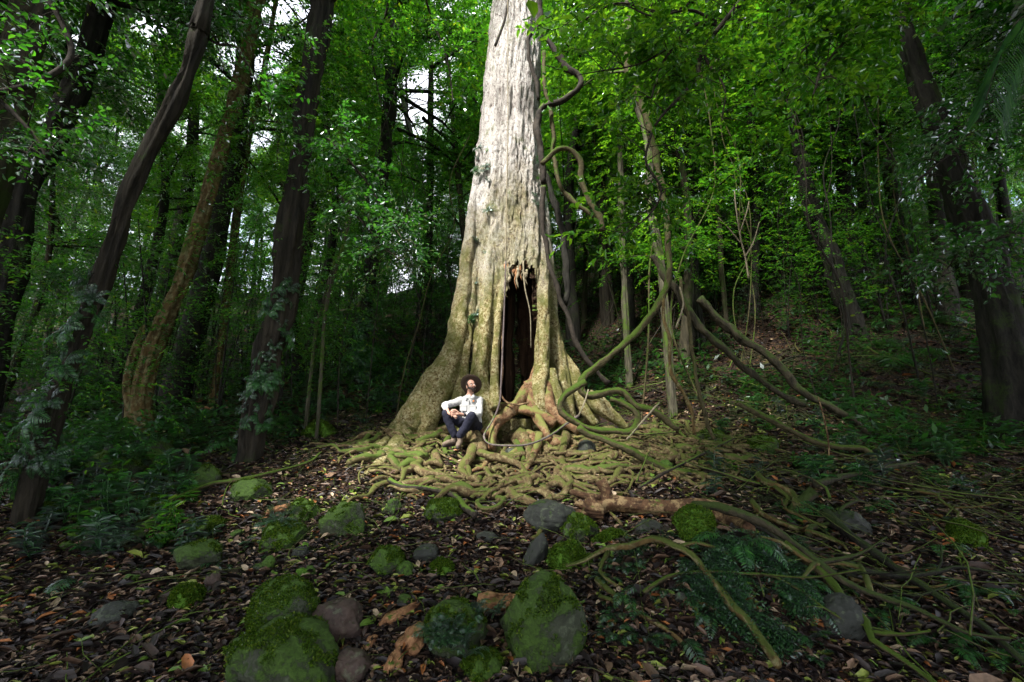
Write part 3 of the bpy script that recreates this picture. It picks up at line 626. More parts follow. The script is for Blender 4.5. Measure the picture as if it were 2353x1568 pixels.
# ------------------------------------------------------------------ fallen wood and vines
def px_path(pts, Y, follow=False, lift=0.0, step=.08):
    """pts: (px,py[,Y]); follow -> lie on the ground at those pixels"""
    out = []
    for q in pts:
        if follow:
            g = ghit(q[0], q[1]); out.append(g + [0, 0, lift])
        else:
            out.append(at(q[0], q[1], q[2] if len(q) > 2 else Y))
    return spline(out, step)
def rods(name, pts, Y, hp0, hp1, mt, lab, cat, follow=False, lift=0.0, sides=9, rough=.35, group=None, extra=None, wob=.0, step=.08, freq=4):
    P = px_path(pts, Y, follow, lift, step); n = len(P)
    if wob: P = P + wob * np.stack([_fbm(np.arange(n) * .25, np.zeros(n), 1, 41 + len(pts)), _fbm(np.arange(n) * .25, np.zeros(n), 1, 51), _fbm(np.arange(n) * .25, np.zeros(n), 1, 61)], -1)
    dep = proj(P)[2]; rad = .88 * np.linspace(hp0, hp1, n) / FOC * dep * np.cos(np.arctan2(P[:, 0], dep)) ** .5
    o = P[len(P) // 2] if not follow else P[0]
    g = G(); tube(g, P, rad, sides, rough=rough, freq=freq)
    for ex in (extra or []):
        P2 = px_path(ex[0], Y, follow, lift, step); d2 = proj(P2)[2]
        tube(g, P2, np.linspace(ex[1], ex[2], len(P2)) / FOC * d2, sides, rough=rough, freq=freq)
    ob = g.out(name, mt, None, (0, 0, 0)); me = ob.data
    c = np.zeros(len(me.vertices) * 3, np.float32); me.vertices.foreach_get('co', c); c = c.reshape(-1, 3) - o; me.vertices.foreach_set('co', c.astype(np.float32).ravel()); me.update()
    ob.location = tuple(o); tag(ob, lab, cat, group); return ob
# log with a broken end
def log():
    P = px_path([(1352, 1192), (1400, 1182), (1500, 1190), (1590, 1188), (1665, 1205), (1725, 1245)], 0, True, .10)
    r = np.interp(np.linspace(0, 1, len(P)), [0, .06, .2, .6, 1], [.10, .11, .08, .085, .05]); root = empty('fallen_log', P[0], 'brown fallen log with a broken stump end lying right of the roots', 'log')
    g = G(); tube(g, P, r, 22, rough=.45, freq=3); g.out('bark', LOG_BROWN, root, P[0])
    g = G()
    for k in range(9):
        a = rng.uniform(0, 6.28); s = P[0] + np.array([.02, .12 * math.cos(a), .12 * math.sin(a)])
        tube(g, spline([s + [.12, 0, 0], s + [-.05, 0, .02], s + [-.1 - rng.uniform(0, .12), .02, rng.uniform(0, .12)]], .04), np.array([.05, .045, .03, .012] + [.01] * 20)[:len(spline([s + [.12, 0, 0], s + [-.05, 0, .02], s + [-.1, .02, .1]], .04))] if False else .03, 5, rough=.6, freq=8)
    s = P[3]; tube(g, spline([s, s + [-.03, 0, .14], s + [-.08, 0, .25]], .04), [.07] * 0 or .05, 8, rough=.6)
    g.out('splintered_end', LOG_BROWN, root, P[0])
log()
rods('fallen_branch', [(893, 1122), (925, 1138), (985, 1143), (1042, 1160), (1068, 1190), (1092, 1212)], 0, 6, 9, VINE_DARK, 'black crooked fallen branch lying below the man', 'branch', True, .10)
rods('fallen_stick', [(342, 1195), (420, 1160), (480, 1135), (560, 1122), (700, 1085), (735, 1060)], 0, 7, 3, VINE_MOSS, 'long thin fallen stick crossing the left boulder field', 'stick', True, .12)
rods('fallen_branch', [(1690, 1035), (1600, 1085), (1540, 1120), (1470, 1165)], 0, 3, 4, VINE_DARK, 'thin dark stick slanting down over the right end of the roots', 'branch', True, .2)
def bank_branch(): 
    rods('mossy_branch', [(1308, 1352), (1350, 1345), (1400, 1310), (1450, 1303), (1500, 1290), (1553, 1309), (1600, 1335), (1626, 1361), (1667, 1418), (1700, 1470), (1725, 1490), (1750, 1533), (1790, 1600)], 0, 6, 12, BARK_OCHRE, 'thick lichen spotted branch arching over the fern bank to the bottom edge', 'branch', True, .14, 14, .55, wob=.05, extra=[([(1553, 1309), (1610, 1300), (1680, 1330)], 5, 2), ([(1400, 1312), (1380, 1360), (1420, 1395)], 5, 3)])
bank_branch()
rods('forked_branch', [(1757, 1300), (1800, 1312), (1840, 1340), (1880, 1362), (1940, 1360), (1990, 1370)], 0, 4, 7, BARK_OCHRE, 'yellowish forked dead branch right of the fern bank', 'branch', True, .2, 10,
     extra=[([(1880, 1362), (1865, 1385), (1852, 1402)], 6, 3), ([(1985, 1365), (2000, 1395), (2012, 1440)], 6, 8)])
rods('root_branch', [(1372, 1352), (1400, 1375), (1470, 1430), (1530, 1465), (1570, 1500)], 0, 9, 5, BARK_OCHRE, 'knotty yellow branch on the litter right of the largest boulder', 'branch', True, .05, extra=[([(1378, 1392), (1440, 1412), (1500, 1450)], 6, 4)])
rods('mossy_liana', [(1693, 925), (1750, 955), (1830, 995), (1872, 1015), (1930, 1028), (1985, 1032), (2020, 1070), (2062, 1130), (2140, 1150), (2250, 1165), (2400, 1200)], 7.0, 8, 9, VINE_MOSS, 'long bright moss stem sagging across the right side to the picture edge', 'liana', False)
rods('grey_branch', [(1880, 1152), (1950, 1128), (2030, 1110), (2110, 1092)], 0, 10, 5, BARK_MOSS, 'pale grey fallen branch on the dim right slope', 'branch', True, .18)
rods('dark_branch', [(1900, 1215), (1960, 1270), (2060, 1350), (2160, 1420), (2270, 1500), (2380, 1600)], 0, 13, 10, BARK_DARK, 'thick dark fallen branch running into the bottom right corner', 'branch', True, .15)
rods('dark_branch', [(1870, 1130), (1830, 1170), (1800, 1240), (1795, 1290)], 5.2, 17, 12, BARK_MOSS, 'stout mossy stub leaning behind the fern bank', 'branch', False)
rods('dark_branch', [(1730, 1095), (1760, 1130), (1820, 1160), (1835, 1190)], 0, 8, 10, BARK_OCHRE, 'short yellow broken branch between brown log and mossy stub', 'branch', True, .12)
rods('red_twig', [(1880, 912), (1893, 960), (1905, 1030), (1898, 1100), (1886, 1150)], 6.0, 2, 2.4, LOG_BROWN, 'reddish thin bowed twig standing up from the right tangle', 'twig', False, sides=6, rough=.1)
VN = [
 ('hanging_vine', [(1167, -60), (1167, 150), (1167, 300), (1164, 480), (1162, 600)], 8.15, 1.1, 1.6, VINE_PALE, 'thin pale upper vine hanging straight down the front of the giant trunk', []),
 ('hanging_vine', [(1162, 600), (1159, 700), (1155, 800), (1152, 870), (1148, 925), (1135, 960), (1120, 985, 7.9), (1112, 1004, 7.6), (1125, 1020, 7.4), (1160, 1024, 7.3), (1210, 1022, 7.3), (1260, 1003, 7.4), (1300, 975, 7.6), (1330, 955, 7.8)], 8.15, 1.8, 3.4, VINE_GREY, 'grey rope like vine in front of the hollow that loops over the roots', []),
 ('liana', [(1240, -60), (1243, 50), (1265, 105), (1300, 150), (1333, 175), (1325, 205), (1290, 230), (1255, 240), (1238, 265), (1230, 295), (1236, 330), (1246, 365), (1250, 420)], 8.2, 7, 8, VINE_DARK, 'dark liana bending out from the trunk near the top and back onto it', []),
 ('liana', [(1250, 380), (1268, 360), (1292, 342), (1315, 347), (1332, 372), (1338, 410), (1352, 450), (1375, 490), (1385, 530)], 8.0, 6, 8, VINE_MOSS, 'mossy liana arching like a hook beside the middle of the trunk', []),
 ('liana', [(1248, 120), (1255, 200), (1268, 280), (1272, 350), (1285, 420), (1310, 455), (1345, 485), (1380, 505)], 8.4, 4.5, 5.5, VINE_MOSS, 'thin moss liana running down beside the right edge of the trunk', []),
 ('liana', [(1252, 400), (1272, 460), (1290, 520), (1300, 590), (1302, 660), (1296, 700)], 8.8, 8, 8, BARK_DARK, 'dark straight liana hugging the right edge of the trunk', []),
 ('liana', [(1246, 430), (1250, 520), (1262, 610), (1290, 690), (1310, 740), (1330, 800), (1365, 850), (1400, 880)], 8.5, 6, 7, VINE_DARK, 'dark liana leaving the right buttress and dropping to the roots', []),
 ('liana', [(1236, 60), (1215, 90), (1213, 130), (1228, 170), (1240, 230)], 8.2, 4, 5, VINE_DARK, 'short black liana crossing the top right of the giant trunk', []),
 ('liana', [(1168, 0), (1160, 45), (1148, 80), (1138, 105)], 8.3, 3, 4, VINE_DARK, 'short black vine stuck on the top left of the giant trunk', []),
 ('mossy_liana', [(1450, 60), (1440, 140), (1470, 230), (1500, 320), (1515, 400), (1530, 480), (1537, 560), (1534, 640), (1518, 690), (1473, 753), (1429, 795), (1366, 847), (1338, 872), (1337, 900), (1360, 910), (1403, 901), (1430, 905), (1458, 928), (1500, 945), (1560, 985)], 7.6, 9, 9, VINE_MOSS, 'great moss covered liana curving down from the canopy into a loop by the right roots', []),
 ('mossy_liana', [(1345, 880), (1325, 893), (1295, 912), (1284, 940), (1300, 960), (1330, 975), (1377, 988), (1430, 995), (1462, 985), (1468, 960), (1445, 935), (1400, 915)], 7.3, 8, 8, VINE_MOSS, 'mossy liana lying as a closed coil on the right roots', []),
 ('mossy_liana', [(1330, 985), (1351, 1002), (1403, 1018), (1455, 1044), (1507, 1065), (1553, 1086), (1620, 1095)], 6.7, 8, 11, VINE_MOSS, 'straight mossy liana lying in front of the coil on the right roots', []),
 ('liana', [(1605, 690), (1650, 735), (1700, 775), (1760, 815), (1800, 850), (1835, 895), (1900, 930), (1960, 965), (2040, 1035), (2090, 1062)], 8.3, 12, 8, BARK_MOSS, 'thick leaning mossy stem sloping down to the right behind the root mat', []),
 ('liana', [(1500, 590), (1560, 680), (1600, 740), (1690, 825), (1760, 880), (1800, 910), (1850, 925)], 8.0, 9, 11, BARK_MOSS, 'lower of the two leaning mossy stems right of the giant tree', []),
 ('liana', [(1560, 640), (1585, 760), (1600, 860), (1625, 960), (1640, 1010)], 7.6, 4, 5, VINE_MOSS, 'slim greenish liana dropping to the ground right of the roots', []),
 ('liana', [(1520, 690), (1535, 780), (1545, 860), (1590, 940), (1600, 1000)], 7.4, 4, 5, BARK_OCHRE, 'thin yellow liana hanging from the great moss liana', []),
 ('bare_sapling', [(1720, 640), (1712, 590), (1700, 540), (1690, 470), (1688, 440)], 9.0, 2.5, 1.5, VINE_PALE, 'bare pale twiggy sapling on the right slope', [([(1712, 590), (1730, 560), (1745, 510)], 2, 1), ([(1703, 560), (1670, 520), (1650, 500)], 2, 1), ([(1700, 535), (1715, 490), (1722, 460)], 1.6, 1)]),
 ('pale_stick', [(1553, 755), (1570, 700), (1562, 660)], 7.4, 3, 2, VINE_PALE, 'short white stick hanging among the lianas', []),
 ('pale_stick', [(1440, 1010), (1475, 970), (1515, 925)], 6.9, 2.5, 2.5, VINE_PALE, 'pale stick leaning over the right roots', []),
 ('pale_stick', [(1330, 955), (1345, 920), (1352, 895)], 6.9, 2, 2, VINE_PALE, 'short pale stick crossing the mossy coil', []),
 ('hanging_root', [(1150, 700, 9.0), (1155, 850, 9.0), (1150, 900, 8.6), (1165, 925, 8.4), (1195, 930, 8.3), (1215, 925, 8.3)], 8.9, 1.6, 3, LOG_BROWN, 'brown aerial root hanging inside the hollow', []),
 ('hanging_root', [(1202, 600), (1206, 660), (1218, 720), (1220, 800)], 8.7, 2.4, .8, VINE_PALE, 'pale strip hanging from the top lip of the hollow', []),
]
for n_, pts, Y, a, b, mt, lab, ex in VN:
    rods(n_, pts, Y, a, b, mt, lab, {'hanging_vine': 'vine', 'liana': 'vine', 'mossy_liana': 'vine', 'bare_sapling': 'sapling', 'pale_stick': 'stick', 'hanging_root': 'root'}[n_], False, sides=12 if a > 3 else 6, rough=.5 if a > 3 else .1, freq=6, extra=ex, wob=.07 if a > 3 else 0, step=.07)

# chunks of rotten orange wood
CH = [(920, 1425, 48, 15, -28, 'flat splintered orange slab of rotten wood on the litter'), (1145, 1402, 54, 20, -22, 'orange rotten log piece beside the top of the largest boulder'),
      (945, 1495, 34, 26, -60, 'shredded orange bark pile left of the fern fringed boulder'), (900, 1540, 30, 20, -70, 'shredded bark strip at the bottom edge left of centre'),
      (848, 1490, 20, 12, -75, 'dark red chunk of wood by the rusty brown boulder'), (792, 1508, 34, 9, 12, 'small orange stick end between the front left boulders'), (640, 1180, 26, 12, -35, 'orange wood fragment by the left mossy rocks'),
      (452, 928, 42, 9, -20, 'broken orange log lying in the left background'), (480, 945, 36, 7, 4, 'second orange log end in the left background lying level')]
for px, py, hl, hr, ang, lab in CH:
    c = ghit(px, py); dep = float(proj(c)[2][0]); L = hl / FOC * dep; r = hr / FOC * dep
    d = np.array([math.cos(R(-ang)), math.sin(R(-ang)) * 1.4, 0]); d = d / np.linalg.norm(d)
    n = 14; g = G(); t = np.linspace(-1, 1, n)
    for q in range(6 if hr > 10 else 3):
        off = rng.normal(0, .35, 2) * r; s0 = rng.uniform(.7, 1.1)
        P = c + d * (t * L * s0)[:, None] + np.array([-d[1], d[0], 0]) * off[0]
        P[:, 2] = H(P[:, 0], P[:, 1]) + r * .55 + abs(off[1]) * .5
        tube(g, P, r * .55 * np.interp(t, [-1, -.8, .8, 1], [.3, 1, .9, .2]), 9, rough=1.0, freq=7)
    o = g.out('rotten_wood', WOOD_ROT, None, c); o.location = tuple(c); tag(o, lab, 'wood')

# ------------------------------------------------------------------ litter and twigs on the ground
def litter():
    n = 135000
    d = np.exp(rng.uniform(math.log(2.2), math.log(17), n)); a = rng.uniform(-58, 58, n)
    x = d * np.sin(np.radians(a)); y = d * np.cos(np.radians(a)) / np.maximum(.6, np.cos(np.radians(a)) ** .3)
    ok = y > 1.5; x, y = x[ok], y[ok]; d = d[ok]; n = len(x)
    # thinner on the roots
    keep = rng.random(n) < np.where(((x - .45) / 3) ** 2 + ((y - 8.6) / 2.4) ** 2 < 1, .35, 1); x, y, d = x[keep], y[keep], d[keep]; n = len(x)
    z = H(x, y) + rng.uniform(.004, .035, n)
    yaw = rng.uniform(0, 2 * np.pi, n); D = np.stack([np.cos(yaw), np.sin(yaw), rng.normal(.12, .28, n)], -1)
    N = np.stack([rng.normal(0, .3, n), rng.normal(0, .3, n) - .08, np.ones(n)], -1)
    L = rng.uniform(.035, .085, n) * (1 + d * .05) * np.where(rng.random(n) < .08, 1.9, 1) * np.where(rng.random(n) < .35, .55, 1); g = G()
    leaves(g, np.stack([x, y, z], -1), D, N, L, L * rng.uniform(.22, .6, n), True)
    o = g.out('leaf_litter', LITTER, None, smooth=False); tag(o, 'brown and yellow fallen leaves covering the forest floor', 'leaf litter', kind='stuff')
litter()
def twigs():
    g = G()
    for k in range(1300):
        if k < 620:      # the tangle on the right
            x = rng.uniform(1.5, 11); y = rng.uniform(3.0, 12); yaw = rng.normal(-.5, .75) if k % 3 else rng.uniform(0, 3.1); ln = rng.uniform(.25, 1.5) * (2 if k % 9 == 0 else 1); r = rng.uniform(.003, .008) * (2.6 if k % 9 == 0 else 1)
            if x < 2.4 and y < 8.5 and rng.random() < .6: continue
        else:
            x = rng.uniform(-9, 4); y = rng.uniform(2.6, 13); yaw = rng.uniform(0, 3.14); ln = rng.uniform(.2, 1.1); r = rng.uniform(.003, .008)
        n = 6; t = np.linspace(-.5, .5, n) * ln; cv = rng.normal(0, .25)
        P = np.stack([x + np.cos(yaw + cv * t) * t, y + np.sin(yaw + cv * t) * t, t * 0], -1)
        P[:, 2] = H(P[:, 0], P[:, 1]) + .03 + rng.uniform(0, .22 if k < 620 else .05) + t * rng.normal(0, .12)
        P += np.cumsum(rng.normal(0, .025, P.shape), 0) * [1, 1, .5]
        tube(g, P, np.linspace(r, r * .4, n), 4, caps=False)
    o = g.out('fallen_twigs', TWIG); tag(o, 'thin dead twigs strewn over the slope', 'twigs', kind='stuff')
twigs()
def fern_mat():
    g = G(); C = []; D = []
    top = lambda px: np.interp(px, [1380, 1450, 1560, 1700, 1850], [1330, 1270, 1250, 1245, 1260]); bot = lambda px: np.interp(px, [1380, 1450, 1560, 1700, 1800, 1850], [1350, 1345, 1370, 1470, 1510, 1400])
    while len(C) < 1500:
        px = rng.uniform(1385, 1850); u = rng.random(); py = top(px) + (bot(px) - top(px)) * u
        q = ghit_fast(px, py)
        if q is None or _fbm(q[0], q[1], 3.0, 66) < -.06: continue
        C.append(q + [0, 0, rng.uniform(.01, .12)]); D.append([rng.normal(.25, .6), -1 + rng.normal(0, .5), rng.uniform(-.5, .3)])
    sprays(g, np.array(C), np.array(D), .13, 12, .034, .012, False, droop=.4)
    o = g.out('fern_mat', LEAF_COOL, None, smooth=False); tag(o, 'dark mat of tiny drooping ferns covering the mound under the arching branch', 'ferns', kind='stuff')
# fallen mossy limbs over the right slope
limbs_ = []
for k in range(24):
    px = rng.uniform(1650, 2330); py = rng.uniform(760, 1480) if k > 8 else rng.uniform(700, 900); c = ghit(px, py)
    ln = rng.uniform(.6, 1.9); yaw = rng.normal(-.5, .8); n = 8; t = np.linspace(-.5, .5, n) * ln; x = c[0] + np.cos(yaw) * t + np.cumsum(rng.normal(0, .09, n)); y = c[1] + np.sin(yaw) * t + np.cumsum(rng.normal(0, .05, n))
    P = np.stack([x, y, H(x, y) + .05 + rng.uniform(0, .15) + np.abs(t) * rng.uniform(0, .12)], -1); P = spline(P, .08); r0 = rng.uniform(.012, .04)
    g = G(); tube(g, P, np.linspace(r0, r0 * .35, len(P)), 9, rough=.6, freq=6)
    s = P[len(P) // 2]; a2 = yaw + rng.choice([-.7, .7]); Q_ = spline([s, s + np.array([math.cos(a2), math.sin(a2), .15]) * ln * .2, s + np.array([math.cos(a2) * .9, math.sin(a2), .25]) * ln * .4], .08); tube(g, Q_, np.linspace(r0 * .55, .006, len(Q_)), 6, rough=.4)
    mt = (VINE_MOSS, BARK_MOSS, BARK_OCHRE, BARK_DARK)[k % 4]; o = g.out('fallen_branch', mt, None, c); o.location = tuple(c); limbs_.append((o, px, py)); tag(o, ('mossy', 'grey green', 'yellowish', 'blackish')[k % 4] + ' limb', 'branch', 'fallen limbs on the right slope')

# ------------------------------------------------------------------ plant templates
def fern_mesh(name, nf, L, npn, mt, droop=.8, up=.9, pw=.22, fine=False):
    g = G()
    for k in range(nf):
        a = 2 * math.pi * k / nf + rng.normal(0, .25); ln = L * rng.uniform(.7, 1.15); t = np.linspace(0, 1, npn)
        s = ln * t; rr = s * (.9 - .1 * t); u = up * rng.uniform(.7, 1.2)
        P = np.stack([np.cos(a) * rr, np.sin(a) * rr, u * s - droop * ln * t ** 2.1], -1)
        tube(g, P[::2], np.linspace(.006, .002, len(P[::2])) * (L / .5) ** .5, 3, caps=False)
        T = np.gradient(P, axis=0); T = unit(T); S = unit(np.cross(T, np.array([0, 0, 1.0]))); Nn = unit(np.cross(S, T))
        wl_ = pw * ln * np.sin(np.pi * np.clip(t * .92 + .06, 0, 1)) ** .7
        for sg in (1, -1):
            D = S * sg + T * .45 - np.array([0, 0, .25]) + rng.normal(0, .07, P.shape)
            leaves(g, P, D, Nn + rng.normal(0, .12, P.shape), wl_, np.full(npn, ln / npn * .8), fine)
    V = np.concatenate(g.V); return mesh(name, V, np.concatenate(g.Q), None, mt)
FERNS = [fern_mesh('fern', 9, .55, 22, LEAF_FERN), fern_mesh('fern', 12, .7, 26, LEAF_FERN, droop=.9), fern_mesh('fern', 8, .5, 20, LEAF_COOL, up=.6), fern_mesh('fern', 14, .4, 18, LEAF_COOL, up=1.1)]
PALMS = [fern_mesh('palm_frond_cluster', 8, 1.6, 34, LEAF_COOL, droop=.75, up=.95, pw=.34), fern_mesh('palm_frond_cluster', 6, 1.9, 34, LEAF_DARK, droop=.9, up=1.1, pw=.38)]
def herb_mesh(name, ns, h, L, mt):
    g = G()
    for k in range(ns):
        a = rng.uniform(0, 6.28); hh = h * rng.uniform(.6, 1.2); P = spline([(0, 0, 0), (.1 * math.cos(a), .1 * math.sin(a), hh * .5), (.3 * math.cos(a) * hh, .3 * math.sin(a) * hh, hh)], .05)
        tube(g, P, .004, 4, caps=False); m = 9; idx = rng.integers(len(P) // 3, len(P), m); C = P[idx]
        aa = rng.uniform(0, 6.28, m); D = np.stack([np.cos(aa), np.sin(aa), rng.normal(.1, .25, m)], -1)
        leaves(g, C, D, np.tile([0, 0, 1.], (m, 1)) + rng.normal(0, .25, (m, 3)), L * rng.uniform(.6, 1.2, m), L * .36, True)
    return mesh(name, np.concatenate(g.V), np.concatenate(g.Q), np.concatenate(g.T) if g.T else None, mt)
HERBS = [herb_mesh('seedling', 5, .35, .15, LEAF_COOL), herb_mesh('seedling', 7, .5, .17, LEAF_FERN), herb_mesh('seedling', 4, .3, .12, LEAF_MID)]
def shrub_meshes(h, n, L, mt, wide=.8, fine=False):
    """a sapling: stems and leafy sprays"""
    gs = G(); gl = G()
    for k in range(rng.integers(2, 4)):
        a = rng.uniform(0, 6.28); P = spline([(0, 0, -.1), (.15 * math.cos(a), .15 * math.sin(a), h * .4), (.5 * wide * math.cos(a), .5 * wide * math.sin(a), h)], .2)
        tube(gs, P, np.linspace(.02, .006, len(P)) * (h / 2) ** .5, 6, caps=False)
        m = n // 3; idx = rng.integers(len(P) // 5, len(P), m); aa = rng.uniform(0, 6.28, m)
        D = np.stack([np.cos(aa), np.sin(aa), rng.normal(.15, .3, m)], -1)
        C = P[idx] + D * rng.uniform(0, .35, m)[:, None] * wide
        sprays(gl, C, D, .45 * wide, 11, L, L * .42, fine, droop=.3)
    return (mesh('stem', np.concatenate(gs.V), np.concatenate(gs.Q), None, BARK_DARK, True), mesh('foliage', np.concatenate(gl.V), np.concatenate(gl.Q), None, mt))
SHRUBS = [shrub_meshes(2.2, 75, .085, LEAF_MID), shrub_meshes(3.2, 110, .09, LEAF_DARK, 1.1), shrub_meshes(1.5, 60, .075, LEAF_COOL, .7), shrub_meshes(4.5, 150, .10, LEAF_MID, 1.3), shrub_meshes(2.6, 90, .08, LEAF_FERN, 1.0)]

def tree_meshes(h, r, ncl, lpc, L, mt, bark, cr=2.4, low=.25, seed=0):
    gt = G(); gc = G(); bend = rng.normal(0, .04 * h, (3, 2))
    P = spline([(0, 0, -.6), (bend[0][0] * .5, bend[0][1] * .5, h * .3), (bend[1][0], bend[1][1], h * .65), (bend[2][0] * 1.4, bend[2][1] * 1.4, h)], .5)
    n = len(P); t = np.linspace(0, 1, n); rad = r * (1 - .75 * t) + r * .6 * np.exp(-t * 22)
    tube(gt, P, rad, 12, rough=.25, flute=.06, freq=1.2)
    for k in range(ncl):
        q = low + (1 - low) * rng.random() ** .8; i = min(n - 1, int(q * n)); a = rng.uniform(0, 6.28)
        ln = cr * rng.uniform(.5, 1.15) * (1 - .35 * abs(q - .6)); d = np.array([math.cos(a), math.sin(a), rng.uniform(.05, .55)])
        s = P[i]; e = s + d * ln; md_ = s + d * ln * .5 + [0, 0, .2 * ln * .5]
        B = spline([s, md_, e], .35); tube(gt, B, np.linspace(rad[i] * .35, .012, len(B)), 5, caps=False)
        m = lpc; idx = rng.integers(len(B) // 3, len(B), m); ad = rng.normal(0, 1, (m, 3)) * [1, 1, .45] + d * .5
        sprays(gc, B[idx] + rng.normal(0, .18, (m, 3)) * ln * .4, ad, .65, 12, L, L * .45)
    return (mesh('trunk', np.concatenate(gt.V), np.concatenate(gt.Q), np.concatenate(gt.T) if gt.T else None, bark, True), mesh('crown', np.concatenate(gc.V), np.concatenate(gc.Q), None, mt))
TREES = [tree_meshes(19, .2, 70, 40, .115, LEAF_MID, BARK_DARK, 2.6, .22), tree_meshes(23, .26, 80, 40, .12, LEAF_DARK, BARK_DARK, 3.0, .3), tree_meshes(15, .13, 56, 38, .11, LEAF_MID, BARK_MOSS, 2.2, .15),
         tree_meshes(21, .17, 66, 36, .12, LEAF_LIME, BARK_DARK, 2.6, .3), tree_meshes(12, .09, 48, 36, .1, LEAF_FERN, BARK_MOSS, 1.9, .12)]
TREE_MAT = ['mid green', 'dark green', 'mid green', 'yellow green', 'dark green']
def place(proto_meshes, names, kind, loc, rz, sc, label, cat, group, tilt=(0, 0)):
    o = bpy.data.objects.new(kind, None); COL.objects.link(o); o.location = tuple(loc); o.rotation_euler = (tilt[0], tilt[1], rz); o.scale = (sc,) * 3 if np.isscalar(sc) else sc
    tag(o, label, cat, group)
    for me, nm in zip(proto_meshes, names): part(nm, o, me)
    return o
# forest trees up the slope
pts = []
tries = 0
while len(pts) < 165 and tries < 20000:
    tries += 1
    y = rng.uniform(12.5, 46) if rng.random() < .7 else rng.uniform(8.5, 24); x = rng.uniform(-1.35, 1.35) * y
    if y < 12.5 and (abs(x) < 6.5 or x > 0): continue
    if any((x - a) ** 2 + (y - b) ** 2 < (1.5 + y * .03) ** 2 for a, b in pts): continue
    if abs(x - .1) < 1.6 and y < 16: continue
    ux = 1176 + FOC * x / y * .95
    if 880 < ux < 1040 and y < 26: continue      # the light gap left of the giant
    gb_ = False
    for ga, gb2, gc_, gd in GAPS:
        if gc_ < 44: continue
        q_ = at(ga, gb2, y); zz = q_[2] - float(H(x, y))
        if 4 < zz < 21 and abs(q_[0] - x) < .7 + .3 * gc_ / FOC * y: gb_ = True
    if gb_ and y < 40: continue
    pts.append((x, y))
for k, (x, y) in enumerate(pts):
    ti = int(rng.integers(5))
    if 1200 < 1176 + FOC * x / y < 1800 and rng.random() < .3: ti = 3
    side = 'left of' if x < -.1 else 'right of'
    dist = 'just behind' if y < 18 else ('further up the slope behind' if y < 30 else 'far back behind')
    ft = place(TREES[ti], ('trunk', 'crown'), 'forest_tree', (x, y, float(H(x, y)) - .2), rng.uniform(0, 6.28), rng.uniform(.85, 1.25),
          f'slender {TREE_MAT[ti]} forest tree {dist} and {side} the giant tree', 'tree', f'{TREE_MAT[ti]} forest trees {dist} and {side} the giant', (rng.normal(0, .04), rng.normal(0, .05)))
    cr_ = [c for c in ft.children if c.name.startswith('crown')][0]; me = cr_.data; nv = len(me.vertices); v = np.zeros(nv * 3, np.float32); me.vertices.foreach_get('co', v); v = v.reshape(-1, 3)
    Mw = np.array(Matrix.LocRotScale(ft.location, ft.rotation_euler, ft.scale)); wv = v[::4] @ Mw[:3, :3].T + Mw[:3, 3]; kp = gap_ok(wv)
    if not kp.all():
        v2 = v.reshape(-1, 4, 3)[kp].reshape(-1, 3); m2 = mesh('crown', v2, np.arange(len(v2)).reshape(-1, 4), None, me.materials[0]); cr_.data = m2

